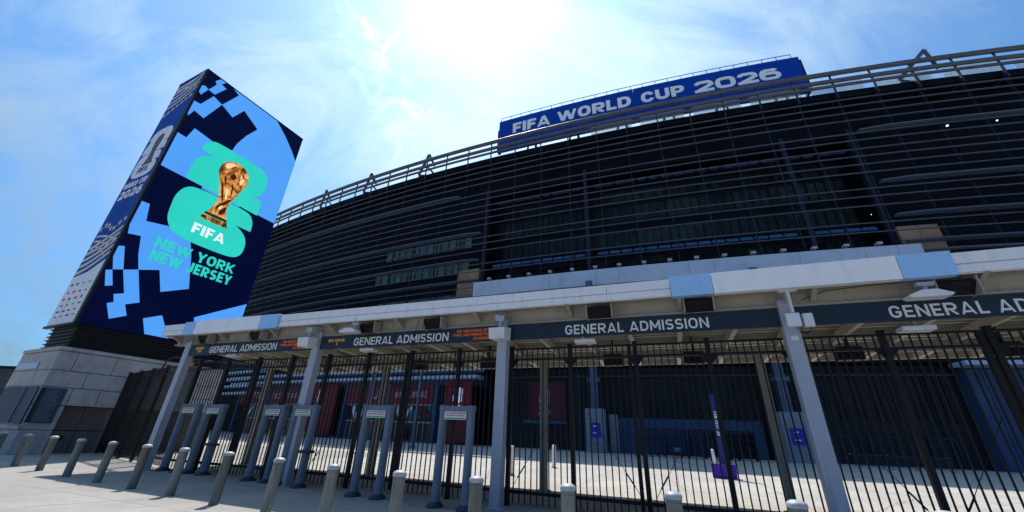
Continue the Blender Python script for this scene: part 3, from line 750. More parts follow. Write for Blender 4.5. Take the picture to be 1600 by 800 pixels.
# stone base with block courses
b = MB()
def T2(t, w, z): return C0 + TD * t + TW * w + Vector((0, 0, z))
LW = 4.7
b.hexa(T2, .03, .95, .03, LW - .03, 0, 4.72); b.hexa(T2, .95, 8.0, .6, LW - .03, 0, 4.72)
b.m = 1
b.hexa(T2, -.05, 8.05, -.05, LW, 4.76, 4.94)
cours = [(0.0, 1.04), (1.07, 2.16), (2.20, 3.0), (3.03, 3.79), (3.82, 4.73)]
for ci, (z0, z1) in enumerate(cours):
    # right face blocks (t), leaving the niche open on the two lowest courses
    js = [[1.15, 8.0], [1.15, 8.0], [1.15, 2.25, 5.0, 8.0], [1.43, 3.9, 6.2, 8.0], [.72, 2.34, 4.6, 6.4, 8.0]][ci]
    p = 0
    for k, j in enumerate(js):
        if ci < 2 and k == 1: break
        b.hexa(T2, p + (.012 if p else 0), j - .012, 0, .6, z0, z1)
        p = j
    js = [[1.6, 3.1, 4.7], [1.2, 2.6, 4.7], [1.9, 3.5, 4.7], [1.3, 2.9, 4.7], [.9, 2.3, 3.4, 4.7]][ci]
    p = .6
    for j in js:
        b.hexa(T2, 0, .3, p + .012, j - .012, z0, z1); p = j
b.build('stone_base', ['joint', 'stone'], tw, bevel=.012)
b = MB(); b.hexa(T2, 1.17, 2.1, .45, .59, .0, 1.03); b.hexa(T2, 2.13, 8, .45, .59, 0, 1.03); b.hexa(T2, 1.17, 2.1, .45, .59, 1.07, 2.16); b.hexa(T2, 2.13, 8, .45, .59, 1.07, 2.16); b.build('recess_panel', 'niche', tw)
b = MB(); b.hexa(T2, 1.5, 1.75, .42, .45, .6, .8); b.build('wall_socket', 'black', tw)
# notice boards on the stone
b = MB(); b.hexa(TR, .02, .94, .03, .07, 1.36, 2.95); nb = b.build('notice_board', 'board', tw)
b = MB(); b.hexa(TR, .03, .17, .071, .076, 1.38, 2.93); b.build('board_header', 'boarddark', nb)
b = MB()
for k in range(22):
    b.hexa(TR, .22, random.uniform(.62, .9), .071, .074, 2.84 - k * .066, 2.84 - k * .066 + .026)
b.build('board_print', 'boardtext', nb)
for w0, w1 in ((.10, 1.25), (1.5, 4.3)):
    b = MB(); b.hexa(TL, w0, w1, .03, .07, 1.30, 2.96); nb = b.build('notice_board', 'board', tw)
    for q in (w0, w1 - .06):
        b = MB(); b.hexa(TL, q, q + .06, .071, .09, 1.3, 2.96); b.build('board_frame', 'boardtext', nb)
b = MB(); b.hexa(TL, .0, LW, .02, .06, 1.06, 1.24); b.build('board_shelf', 'stone', tw)
b = MB(); b.hexa(TL, 1.75, 4.3, .02, .05, 3.9, 4.22); b.build('wall_plaque', 'ledge', tw)
# dark louvered band
b = MB(); b.hexa(T2, .25, 7.8, .25, 3.3, 4.94, 6.3)
for k in range(6):
    z = 5.0 + k * .2
    b.hexa(T2, .14, 7.9, .12, .3, z, z + .06); b.hexa(T2, .14, .3, .3, 3.3, z, z + .06)
b.build('louver_band', 'blacklouver', tw)
# shell
LWB = 3.62
b = MB(); b.hexa(T2, .12, 7.95, .12, LWB, 6.2, 25.0); b.hexa(T2, -.02, 8.02, -.02, LWB + .04, 25.0, 25.1); b.hexa(T2, -.02, .12, -.02, .30, 6.14, 25.0)
b.hexa(T2, -.08, .1, -.06, LWB + .06, 6.08, 6.2); b.hexa(T2, 0, .1, LWB - .05, LWB + .03, 6.14, 25)
b.build('tower_frame', 'black', tw)
# LED screen: background pattern
Z0, Z1 = 6.2, 25.02
b = MB(); b.hexa(TR, .08, 8.0, -.12, .0, Z0, Z1); sc = b.build('led_screen', 'led_navy', tw)
PAT = dict(
 A=[(.69, 24.56), (.94, 25.0), (1.3, 25.0), (1.09, 24.65), (1.47, 24.55), (1.0, 23.5), (.55, 23.55), (.85, 24.35)],
 B=[(.10, 23.5), (.30, 23.66), (.54, 23.55), (.30, 22.8), (.10, 22.95)],
 C=[(.10, 22.05), (.52, 22.1), (.98, 23.32), (1.64, 23.12), (1.02, 21.23), (.38, 21.37), (.2, 20.73), (.10, 21.0)],
 D=[(.09, 16.48), (.09, 19.18), (.64, 19.16), (.83, 20.13), (1.5, 20.05), (2.17, 19.95), (3.37, 20.16), (3.48, 20.9), (3.85, 22.0), (4.39, 23.1), (3.07, 23.87), (2.55, 22.7), (1.64, 23.12), (2.35, 24.77), (1.9, 25.0), (5.5, 25.0), (6.6, 24.1), (7.4, 23.3), (7.98, 22.6), (7.98, 16.36)],
 E=[(.09, 13.75), (.52, 13.77), (.73, 12.67), (1.81, 12.89), (3.24, 12.5), (3.6, 11.6), (4.2, 9.48), (2.86, 8.82), (2.37, 10.08), (1.42, 9.73), (1.1, 10.6), (.83, 11.69), (.23, 11.58), (.09, 12.3)],
 F=[(.09, 10.7), (.37, 10.8), (.79, 9.5), (.37, 9.33), (.09, 10.15)],
 G=[(.10, 9.2), (.36, 9.31), (.68, 8.47), (.39, 8.35)],
 H=[(.79, 9.48), (1.42, 9.73), (2.13, 7.92), (1.56, 7.63), (1.84, 7.04), (1.18, 6.68), (.80, 7.47), (1.05, 7.61), (.89, 8.03), (1.3, 8.21)],
 I=[(2.61, 7.09), (3.42, 7.50), (4.2, 6.25), (2.98, 6.25)],
 J=[(5.09, 7.82), (7.97, 9.6), (7.97, 8.2), (5.35, 7.1)])
b = MB()
for k in PAT.values(): b.poly(TR, k, -.01, .012)
b.build('screen_pattern', 'led_blue', sc)
def smooth(pts, it=2):
    for _ in range(it):
        o = []
        for i, p in enumerate(pts):
            q = pts[(i + 1) % len(pts)]
            if len(p) > 2 and p[2]: o.append(p)
            else: o.append((p[0] * .75 + q[0] * .25, p[1] * .75 + q[1] * .25)) if not (len(p) > 2 and p[2]) else None
            if not (len(q) > 2 and q[2]): o.append((p[0] * .25 + q[0] * .75, p[1] * .25 + q[1] * .75))
        pts = o
    return [(p[0], p[1]) for p in pts]
UP = [(1.64, 19.0, 1), (1.72, 19.5), (2.1, 20.05), (2.8, 20.14), (5.3, 20.14), (6.1, 20.0), (6.5, 19.3), (6.45, 18.4), (6.2, 17.75), (5.5, 17.56, 1), (6.5, 17.56, 1), (6.55, 16.30, 1), (1.60, 16.50, 1), (1.52, 17.3), (1.65, 18.2), (2.0, 18.7), (2.6, 18.92, 1)]
LO = [(1.48, 14.2), (1.45, 15.1), (1.75, 15.9), (2.4, 16.22), (5.4, 16.24), (6.15, 16.1), (6.48, 15.5), (6.5, 14.84, 1), (5.4, 14.84, 1), (6.1, 14.5), (6.48, 13.9), (6.5, 13.0), (6.1, 12.5), (5.2, 12.40), (2.9, 12.44), (2.0, 12.7), (1.55, 13.4)]
b = MB(); b.poly(TR, smooth(UP), .0, .024); b.poly(TR, smooth(LO), .0, .026); b.build('emblem', 'led_teal', sc)
b = MB(); b.poly(TR, [(2.6, 16.26), (5.2, 16.26), (5.2, 16.48), (2.6, 16.48)], 0, .022); b.build('screen_line', 'led_blue', sc)
CUP = [(3.42, 17.45), (3.12, 17.95), (3.08, 18.6), (3.35, 19.15), (3.85, 19.45), (4.45, 19.42), (4.95, 19.1), (5.16, 18.5), (5.08, 17.9), (4.86, 17.4), (4.74, 16.8), (4.52, 16.2), (4.46, 15.7), (4.62, 15.1), (4.80, 14.84), (3.30, 14.84), (3.60, 15.3), (3.72, 15.9), (3.70, 16.4), (3.52, 16.9)]
b = MB(); b.poly(TR, smooth(CUP), .02, .04); b.build('cup_picture', 'led_gold', sc)
b = MB(); b.poly(TR, [(3.36, 14.9), (4.72, 14.9), (4.95, 14.28), (3.13, 14.28)], .02, .042); b.build('cup_base', 'led_green', sc)
b = MB(); b.poly(TR, [(3.28, 14.68), (4.82, 14.68), (4.84, 14.60), (3.25, 14.60)], .042, .05); b.poly(TR, [(3.15, 14.36), (4.93, 14.36), (4.96, 14.27), (3.12, 14.27)], .042, .05); put_text(b, TR, 'WORLD CUP', 3.5, 4.6, 14.40, 14.57, .05, .042, .02); b.build('cup_stripe', 'led_gold', sc)
b = MB()
for pts in ([(3.95, 18.45), (4.2, 18.5), (4.35, 18.2), (4.1, 17.95), (3.9, 18.1)], [(3.5, 17.5), (3.75, 17.2), (4.1, 16.0), (3.95, 16.05)], [(4.2, 17.9), (4.4, 17.3), (4.45, 16.4), (4.3, 17.0)], [(4.6, 18.9), (4.85, 18.6), (4.9, 18.1), (4.75, 18.4)], [(3.6, 18.2), (3.75, 17.8), (3.85, 17.3), (3.6, 17.7)], [(3.8, 15.6), (4.5, 16.6), (4.55, 16.3), (3.75, 15.2)], [(4.0, 15.2), (4.4, 15.9), (4.5, 15.5), (4.2, 15.0)]):
    b.poly(TR, smooth(pts, 1), .04, .046)
b.build('cup_shading', 'led_brown', sc)
for wd, a0, a1, z0, z1, m_ in (('FIFA', 3.02, 5.08, 13.12, 13.83, 'led_white'), ('NEW YORK', 1.58, 6.35, 11.34, 12.03, 'led_teal'), ('NEW JERSEY', 1.62, 6.4, 10.5, 11.18, 'led_teal')):
    t = [MB() for q in wd.split()]; put_text(t, TR, wd, a0, a1, z0, z1, .05, .0, .027 if m_ == 'led_teal' else .045, .8)
    for q in t: q.build('lettering', m_, sc)
for pts in ([(3.3, 18.9), (3.7, 19.25), (4.1, 19.25), (3.8, 18.95), (3.5, 18.5)], [(4.55, 18.2), (4.8, 18.6), (4.9, 18.3), (4.7, 17.8)], [(3.95, 17.0), (4.15, 16.2), (4.25, 16.3), (4.1, 17.3)], [(3.9, 15.5), (4.1, 15.3), (4.2, 15.9)]):
    b = MB(); b.poly(TR, smooth(pts, 2), .04, .047); b.build('cup_highlight', 'led_pale_gold', sc)
# blue banner on the narrow face
BL, BR = LWB, .30
def BF(x, o, z): return TL(BL - x, o, z)      # x runs left to right as read
BW = BL - BR
b = MB(); b.hexa(BF, 0, BW, -.1, .0, 6.2, 24.96); bn = b.build('banner', 'bannerblue', tw)
b = MB()
b.poly(BF, [(0, 6.22), (BW, 6.22), (BW, 9.9), (BW * .5, 9.3), (0, 9.15)], .0, .012)
b.build('banner_foot', 'bannerwhite', bn)
b = MB()
def arcband(z0, rise, th, n=12, x0=0, x1=BW): b.poly(BF, [(x0 + (x1 - x0) * i / n, z0 + rise * (i / n) ** 1.6) for i in range(n + 1)] + [(x0 + (x1 - x0) * i / n, z0 + th + rise * (i / n) ** 1.6) for i in range(n, -1, -1)], 0, .014)
for k in range(5): arcband(9.3 + k * .42, .95, .20)
for k in range(3): arcband(11.1 + k * .34, -.9 + .2 * k, .13, x0=.2, x1=BW * .8)
for k in range(5): arcband(22.4 + k * .5, 1.0 if k < 4 else .3, .17)
def star(cx, cz, r_): b.poly(BF, [(cx + r_ * (1 if i % 2 == 0 else .42) * math.sin(i * math.pi / 5), cz + r_ * (1 if i % 2 == 0 else .42) * math.cos(i * math.pi / 5)) for i in range(10)], 0, .016)
for k in range(7): star(.25 + k * .46, 12.35 + .25 * math.sin(k * 1.3), .22); star(.3 + k * .45, 21.75 + .16 * k, .22)
for k in range(5): star(.5 + k * .6, 11.0 + .3 * math.sin(k * 2.1), .24); star(.4 + k * .6, 24.2 - .1 * k, .24)
b.build('banner_pattern', 'bannergold', bn)
def BE(pts): return [(BL - w_, z_) for w_, z_ in pts]
b = MB()
b.poly(BF, smooth([(p[0] * 1, p[1]) + tuple(p[2:]) for p in [(BL - 3.30, 19.3, 1), (BL - 3.2, 19.8), (BL - 2.8, 20.15), (BL - 1.2, 20.15), (BL - .65, 19.8), (BL - .5, 19.2), (BL - .7, 18.7), (BL - 1.1, 18.65, 1), (BL - .55, 18.62, 1), (BL - .5, 18.05, 1), (BL - 3.35, 18.1, 1), (BL - 3.4, 18.5), (BL - 3.1, 19.1), (BL - 2.9, 19.25, 1)]]), 0, .02)
b.poly(BF, smooth([(BL - 3.35, 17.6), (BL - 3.1, 18.02), (BL - 1.1, 18.02), (BL - .6, 17.8), (BL - .5, 17.2, 1), (BL - 1.0, 17.2, 1), (BL - .6, 17.0), (BL - .5, 16.3), (BL - 1.0, 15.98), (BL - 2.7, 15.98), (BL - 3.3, 16.3), (BL - 3.42, 17.0)]), 0, .02)
b.build('banner_emblem', 'bannerwhite', bn)
b = MB(); b.poly(BF, smooth([(BL - 2.25, 19.3), (BL - 1.9, 19.6), (BL - 1.45, 19.5), (BL - 1.3, 19.1), (BL - 1.45, 18.6), (BL - 1.55, 18.0), (BL - 1.4, 17.4), (BL - 1.2, 16.95, 1), (BL - 2.5, 16.95, 1), (BL - 2.2, 17.4), (BL - 2.1, 18.0), (BL - 2.3, 18.7)]), .02, .03); b.build('banner_cup', 'bronze', bn)
t = MB(); put_text(t, BF, 'FIFA', BL - 2.6, BL - 1.35, 16.35, 16.82, .034, .02, .03); t.build('banner_lettering', 'bannerblue', bn)
t = MB(); put_text(t, BF, 'WORLD CUP', BL - 3.4, BL - .5, 15.3, 15.75, .02, 0, .03); put_text(t, BF, '2026', BL - 3.35, BL - .55, 14.45, 15.1, .02, 0, .05); t.build('banner_lettering', 'bannerwhite', bn)
for r_i, z in enumerate((8.55, 8.05, 7.65, 7.3, 6.95, 6.65)):
    for c_i in range(4):
        x = .35 + c_i * .72 + .1 * (r_i % 2); m_ = random.choice(['red', 'bannerblue', 'bannerblue', 'joint', 'green'])
        b = MB(); w_ = random.uniform(.25, .42); h_ = random.uniform(.09, .2) if r_i < 3 else .1
        if random.random() < .5: b.poly(BF, smooth([(x, z), (x + w_, z), (x + w_ * .9, z + h_), (x + .05, z + h_ * .9)], 1), .0, .02)
        else:
            for k in range(3): b.hexa(BF, x + k * w_ / 3, x + (k + .7) * w_ / 3, .0, .02, z, z + h_)
        b.build('banner_small_mark', m_, bn)

# ------------------------------------------------------------------ entrance canopy
cn = root('entrance_canopy', CO, 'long pale grey entrance canopy on steel posts with white and blue fascia panels', 'canopy', rz=CA)
FU0, FU1 = -15.4, 21.2
cols = [-14.15, -7.1, 0.0, 7.08, 14.2, 20.9]
for u in cols:
    b = MB(); b.hexa(CF, u - .15, u + .15, -.13, .13, .012, 4.75); b.hexa(CF, u - .22, u + .22, -.2, .2, .0, .03)
    b.hexa(CF, u - .012, u + .012, -.36, .7, 4.66, 4.9); b.build('post', 'postblue', cn, bevel=.012)
for u in (-14.15, -7.1, 0.05, 7.1, 14.2, 20.9):
    b = MB(); b.hexa(CF, u - .11, u + .11, 3.82, 3.86, .0, 4.2); b.hexa(CF, u - .11, u + .11, 4.04, 4.08, .0, 4.2); b.hexa(CF, u - .02, u + .02, 3.86, 4.04, 0, 4.2); b.hexa(CF, u - .2, u + .2, 3.76, 4.14, 0, .035)
    b.build('rear_post', 'backpost', cn)
# deep beam behind the fascia, rafters, deck
b = MB(); b.hexa(CF, FU0 + .2, FU1, .02, .05, 4.62, 5.0, 1); b.hexa(CF, FU0 + .2, FU1, -.08, .16, 4.60, 4.63); b.hexa(CF, FU0 + .2, FU1, -.08, .16, 4.98, 5.02); b.build('front_beam', 'beige', cn)
b = MB(); b.hexa(CF, FU0 + .2, FU1, 3.9, 3.98, 4.2, 4.5); b.build('rear_beam', 'beige', cn)
for i in range(26):
    u = -14.9 + i * 1.41
    if u > FU1: break
    b = MB(); b.add([CF(u - .06, .06, 4.60), CF(u + .06, .06, 4.60), CF(u + .06, 6.0, 4.32), CF(u - .06, 6.0, 4.32), CF(u - .06, .06, 4.9), CF(u + .06, .06, 4.9), CF(u + .06, 6.0, 4.5), CF(u - .06, 6.0, 4.5)], [(0, 1, 2, 3), (4, 5, 6, 7), (0, 1, 5, 4), (2, 3, 7, 6), (0, 3, 7, 4), (1, 2, 6, 5)])
    # bracket carrying the fascia
    if i % 2 == 0:
         b.add([CF(u - .05, -.5, 4.92), CF(u + .05, -.5, 4.92), CF(u + .05, -.02, 4.70), CF(u - .05, -.02, 4.70), CF(u - .05, -.5, 4.99), CF(u + .05, -.5, 4.99), CF(u + .05, -.02, 4.99), CF(u - .05, -.02, 4.99)], [(0, 1, 2, 3), (4, 5, 6, 7), (0, 1, 5, 4), (2, 3, 7, 6), (0, 3, 7, 4), (1, 2, 6, 5)])
    b.build('rafter', 'beige', cn)
b = MB(); n = 44
for i in range(n):          # corrugated deck, ribs along the canopy
    v0 = -.45 + 6.6 * i / n; v1 = -.45 + 6.6 * (i + 1) / n; z0 = 5.02 - .062 * (v0 + .45); dz = .045 if i % 2 else 0
    b.hexa(CF, FU0, FU1, v0 + .001, v1, z0 - dz, z0 + .03)
b.build('roof_deck', 'deck', cn)
b = MB()
for v in (1.2, 2.4, 3.4, 4.9): b.hexa(CF, FU0, FU1, v, v + .06, 4.83 - v * .062, 4.96 - v * .062)
b.hexa(CF, FU0, FU1, 6.06, 6.14, 4.35, 4.72); b.build('purlin', 'beige', cn)
# fascia panels
def fas(u0, u1, kind):
    b = MB()
    if kind == 'plain':
        k = u0
        while k < u1 - .01:
            e = min(k + 2.35, u1)
            b.hexa(CF, k + .004, e - .004, -.56, -.5, 5.12, 5.36); b.hexa(CF, k + .004, e - .004, -.55, -.5, 4.93, 5.105); k = e
        b.hexa(CF, u0, u1, -.5, -.46, 4.92, 5.34)
        b.hexa(CF, u0, u1, -.46, .2, 5.30, 5.34)
        return b.build('fascia_panel', 'fascia', cn, bevel=.004)
    b.hexa(CF, u0 + .005, u1 - .005, -.64, -.45, 4.90 - .03, 5.39)
    return b.build('fascia_panel', 'fwhite' if kind == 'w' else 'fblue', cn, bevel=.008)
for u0, u1, k in ((-15.4, -13.95, 'plain'), (-13.95, -13.25, 'b'), (-13.25, -9.6, 'w'), (-9.6, -8.65, 'b'), (-8.65, 4.66, 'plain'), (4.66, 5.6, 'b'), (5.6, 9.12, 'w'), (9.12, 10.0, 'b'), (10.0, FU1, 'plain')): fas(u0, u1, k)
b = MB(); b.hexa(CF, FU0, FU0 + .05, -.55, 6.1, 4.9, 5.3); b.build('end_fascia', 'fascia', cn)

# sign boards between the posts
NM = ['amber and red LED message beside', 'yellow and orange LED message beside', 'plain slate band right of the middle post with', 'plain slate band at the far right with']
BAY = [(-13.98, -7.27, -12.75, -9.05), (-6.93, -.17, -5.45, -1.8), (.17, 6.91, 1.86, 5.43), (7.25, 14.03, 8.92, 12.5)]
LBL = ['slate GENERAL ADMISSION sign on leftmost canopy bay, faint amber and red messages', 'slate GENERAL ADMISSION sign with yellow METAL DETECTORS text and orange NO WEAPONS text', 'slate GENERAL ADMISSION sign without coloured messages, just right of the middle post', 'slate GENERAL ADMISSION sign cut off by the right edge of the picture']
for i, (u0, u1, t0, t1) in enumerate(BAY):
    r_ = root('admission_sign', CF((u0 + u1) / 2, -.06, 4.15), LBL[i], 'sign', 'admission signs hung between the canopy posts', rz=CA)
    b = MB(); b.hexa(CF, u0, u1, -.08, -.02, 4.13, 4.58); b.build('sign_board', 'signband', r_, bevel=.006)
    t = [MB(), MB()]; put_text(t, CF, 'GENERAL ADMISSION', t0, t1, 4.20, 4.46, -.09, -.075, .014, 1.0)
    for q in t: q.build('lettering', 'letter', r_)
    if i < 2:
        t = MB(); m_ = 'led_amber'
        put_text(t, CF, 'METAL DETECTORS', u0 + (.35 if i else .35), t0 - .42, 4.37, 4.46, -.088, -.075, .012, 1.08); put_text(t, CF, 'IN USE', u0 + .72, t0 - .72, 4.25, 4.34, -.088, -.075, .012, 1.08)
        t.build('message', m_, r_)
        t = MB()
        put_text(t, CF, 'NO WEAPONS OF ANY', t1 + .28, u1 - .02, 4.43, 4.51, -.088, -.075, .012, 1.08)
        put_text(t, CF, 'TYPE ARE PERMITTED AT', t1 + .15, u1 - .02, 4.31, 4.39, -.088, -.075, .012, 1.08)
        put_text(t, CF, 'STADIUM', t1 + .85, u1 - .28, 4.19, 4.27, -.088, -.075, .012, 1.08)
        t.build('message', 'led_orange', r_)
# black ceiling panels under the fascia
WH = ['left end of the canopy', 'fourth canopy bracket, left of the LED box post', 'METAL DETECTORS sign', 'orange NO WEAPONS text', 'middle sign, above its first letters', 'middle sign, above its last letters', 'sign at the right edge']
for k, u in enumerate((-12.9, -9.95, -4.75, -2.25, 2.85, 5.25, 10.0)):
    r_ = root('panel_heater', CF(u, -.2, 4.66), 'black panel heater under the fascia above the ' + WH[k] if k > 1 else ('black panel heater under the fascia at the left end of the canopy' if k == 0 else 'black panel heater under the white fascia panel above ADMISSION of leftmost sign'), 'heater', 'black panels under the canopy edge', rz=CA)
    b = MB(); b.add([CF(u - .31, -.42, 4.80), CF(u + .31, -.42, 4.80), CF(u + .31, -.22, 4.56), CF(u - .31, -.22, 4.56), CF(u - .31, -.34, 4.86), CF(u + .31, -.34, 4.86), CF(u + .31, -.14, 4.62), CF(u - .31, -.14, 4.62)], [(0, 1, 2, 3), (4, 5, 6, 7), (0, 1, 5, 4), (2, 3, 7, 6), (0, 3, 7, 4), (1, 2, 6, 5)])
    b.build('housing', 'black', r_)
    for q in (-.34, .315):
        b = MB(); b.hexa(CF, u + q, u + q + .025, -.44, -.12, 4.54, 4.9); b.build('bracket', 'beige', r_)
    b = MB()
    for q in range(7): b.beam(CF(u - .29, -.425 + .2 * (q + .5) / 7, 4.795 - .24 * (q + .5) / 7), CF(u + .29, -.425 + .2 * (q + .5) / 7, 4.795 - .24 * (q + .5) / 7), .012, .012)
    b.build('grille', 'blacklouver', r_)
for k, u in enumerate((-5.0, -1.9, 2.7, 5.2, 9.2, 12.4)):
    r_ = root('rear_speaker', CF(u, 3.2, 4.0), 'black box speaker hung under the rear of the canopy roof, %s from the left' % ORD[k], 'speaker', 'box speakers under the rear of the canopy', rz=CA)
    b = MB(); b.hexa(CF, u - .3, u + .3, 3.1, 3.4, 3.88, 4.25); b.build('cabinet', 'black', r_, bevel=.02)
    b = MB(); b.hexa(CF, u - .02, u + .02, 3.2, 3.3, 4.25, 4.75); b.build('hanger', 'black', r_)
# flat lamps
LM = ['left sign, above METAL DETECTORS and GENERAL', 'sign at the right edge, above its first letters']
for k, (u, z) in enumerate(((-5.25, 4.55), (9.4, 4.49))):
    r_ = root('flood_lamp', CF(u, -.45, z), 'white flat-bottomed floodlight on bracket in front of ' + ('sign with yellow METAL DETECTORS text' if k == 0 else 'the sign at the right edge'), 'floodlight', 'white floodlights under the fascia', rz=CA)
    b = MB(); b.poly(CF, [(u - .36, z), (u - .12, z + .10), (u + .12, z + .10), (u + .36, z), (u + .3, z - .05), (u - .3, z - .05)], -.72, -.42); b.build('shade', 'whitebox', r_, bevel=.015)
    b = MB(); b.beam(CF(u + .02, -.5, z + .1), CF(u + .1, -.45, z + .28), .05, .05); b.hexa(CF, u - .06, u + .22, -.5, -.4, z + .24, z + .32); b.build('bracket', 'postblue', r_)
for k, (u, z) in enumerate(((-5.0, 4.08), (2.35, 4.05), (9.38, 4.0), (-11.6, 4.1))):
    r_ = root('strip_lamp', CF(u, .2, z), 'small white strip light just below the ' + ['sign with yellow and orange messages', 'middle sign without coloured messages', 'sign at the right edge', 'leftmost sign'][k], 'light', 'strip lights below the signs', rz=CA)
    b = MB(); b.hexa(CF, u - .28, u + .28, .05, .35, z - .04, z + .05); b.build('housing', 'whitebox', r_, bevel=.01)
    b = MB(); b.hexa(CF, u - .03, u + .03, .15, .25, z + .05, 4.62); b.build('stem', 'beige', r_)
# boxes on the posts
for k, (u, z) in enumerate(((-7.25, 4.33), (.02, 4.26))):
    r_ = root('speaker_box', CF(u, -.4, z), 'white box speaker on bracket on the ' + ('second post from the left' if k == 0 else 'middle post beside NO WEAPONS text'), 'speaker', 'white boxes on the canopy posts', rz=CA)
    b = MB(); b.add([CF(u - .26, -.52, z - .17), CF(u + .20, -.52, z - .17), CF(u + .26, -.16, z - .17), CF(u - .2, -.16, z - .17), CF(u - .28, -.56, z + .14), CF(u + .22, -.56, z + .14), CF(u + .28, -.16, z + .2), CF(u - .2, -.16, z + .2)], [(0, 1, 2, 3), (4, 5, 6, 7), (0, 1, 5, 4), (2, 3, 7, 6), (0, 3, 7, 4), (1, 2, 6, 5)])
    b.build('cabinet', 'whitebox', r_, bevel=.02)
    b = MB(); b.beam(CF(u, -.34, z + .18), CF(u + .02, -.34, z + .5), .07, .07); b.hexa(CF, u - .12, u + .14, -.42, -.28, z + .36, z + .52); b.hexa(CF, u - .16, u - .05, -.4, -.3, z + .42, z + .56); b.build('bracket', 'postblue', r_, bevel=.01)
r_ = root('antenna_unit', CF(7.1, -.4, 4.2), 'pair of white antenna boxes on a drop pole by the right-hand front post', 'antenna', rz=CA)
b = MB(); b.tube([CF(7.12, -.38, 4.9), CF(7.12, -.38, 4.36)], .035, 10); b.hexa(CF, 6.95, 7.3, -.44, -.3, 4.86, 4.92); b.build('pole', 'whitebox', r_)
for u0, u1, v0 in ((6.93, 7.20, -.5), (7.27, 7.46, -.42)):
    b = MB(); b.hexa(CF, u0, u1, v0, v0 + .12, 4.03, 4.33); b.build('radio_box', 'whitebox', r_, bevel=.015)
b = MB()
for q in range(3):
    b.tube([CF(7.1 + q * .05, -.44, 4.05), CF(7.12 + q * .03, -.44, 3.93 - q * .02), CF(7.25, -.43, 3.90 - q * .015), CF(7.36, -.4, 3.95), CF(7.38, -.38, 4.05)], .008, 6)
b.build('cable', 'cable', r_)
b = MB(); b.hexa(CF, 7.02, 7.16, -.15, -.131, 3.80, 3.9); tag(b.build('post_tag', mat('cream_sticker', (.6, .55, .42), .5) and 'label'), 'small cream tag on the right-hand front post below the antenna boxes', 'tag')
for k, (pts, lb) in enumerate((([(-2.9, 4.9), (-3.0, 4.3), (-3.05, 4.05), (-3.1, 2.6)], 'thin black cable hanging in front of the sign with coloured messages'), ([(-3.6, 4.1), (-3.4, 4.0), (-3.1, 3.98), (-2.8, 4.02), (-2.6, 4.1)], 'black cable loop sagging below the sign with coloured messages'), ([(7.4, 4.7), (7.9, 4.88), (8.6, 4.93), (9.3, 4.95)], 'grey cable running along the beam from the antenna boxes'), ([(-8.3, 4.4), (-8.25, 3.8), (-8.4, 3.2)], 'thin black cable dropping beside the second post'))):
    b = MB(); b.tube([CF(u, -.16, z) for u, z in pts], .009, 6); tag(b.build('hanging_cable', 'cable'), lb, 'cable')

# ------------------------------------------------------------------ gates and fence
FV, FZ = .6, 4.02
def fence_panel(fr, L, label, first=None, braces=False, wide=False):
    pass
k0 = -8; pw = 1.775
def panel(u0, u1, fr, idx, label, double=False, brace=0):
    r_ = root('fence_panel', fr(u0, FV if fr is CF else 0, 0), label, 'fence', 'black picket fence panels along the gate line')
    v = FV if fr is CF else 0.0
    b = MB(); b.hexa(fr, u0 - .055, u0 + .055, v - .055, v + .055, 0, FZ + .04); b.hexa(fr, u0 - .07, u0 + .07, v - .07, v + .07, FZ + .04, FZ + .07)
    if double: b.hexa(fr, u0 - .20, u0 - .11, v - .045, v + .045, .08, FZ)
    b.build('fence_post', 'black', r_)
    for z0, z1 in ((FZ - .05, FZ), (.28, .36)):
        b = MB(); b.hexa(fr, u0 + .05, u1 - .05, v - .025, v + .025, z0, z1); b.build('rail', 'black', r_)
    b = MB(); b.hexa(fr, u0 + .05, u1 - .05, v - .025, v + .025, 3.66, 3.72)
    b.add([fr(u0 + .05, v - .02, 3.66), fr(u0 + .22, v - .02, 3.66), fr(u0 + .05, v - .02, 3.46), fr(u0 + .05, v + .02, 3.66), fr(u0 + .22, v + .02, 3.66), fr(u0 + .05, v + .02, 3.46)], [(0, 1, 2), (3, 4, 5), (0, 1, 4, 3), (0, 2, 5, 3), (1, 2, 5, 4)])
    b.add([fr(u1 - .05, v - .02, 3.66), fr(u1 - .22, v - .02, 3.66), fr(u1 - .05, v - .02, 3.46), fr(u1 - .05, v + .02, 3.66), fr(u1 - .22, v + .02, 3.66), fr(u1 - .05, v + .02, 3.46)], [(0, 1, 2), (3, 4, 5), (0, 1, 4, 3), (0, 2, 5, 3), (1, 2, 5, 4)])
    b.build('rail', 'black', r_)
    b = MB(); n = max(2, int(round((u1 - u0) / .162)))
    for i in range(1, n):
        u = u0 + (u1 - u0) * i / n; b.hexa(fr, u - .0135, u + .0135, v - .0135, v + .0135, .07, FZ - .045)
    b.build('pickets', 'black', r_)
    if brace:
        b = MB()
        ua, ub = (u0 + .1, u1 - .1) if brace > 0 else (u1 - .1, u0 + .1)
        b.tube([fr(ua, v - .05, .35), fr(ua + (ub - ua) * .8, v - .05, 2.3)], .007, 5); b.tube([fr(ua + (ub - ua) * .12, v - .05, .65), fr(ua + (ub - ua) * .24, v - .05, .93)], .018, 6)
        b.build('tension_rod', 'black', r_)
    return r_
i = 0; u = .05 + pw * k0
br = {8: 1, 9: -1, 10: 1, 12: -1, 4: 1, 13: 1}
while u < 17:
    panel(u, u + pw, CF, i, '%s black picket gate panel counted from the leftmost canopy post' % ORD[i], double=(i % 4 == 2), brace=br.get(i, 0)); u += pw; i += 1
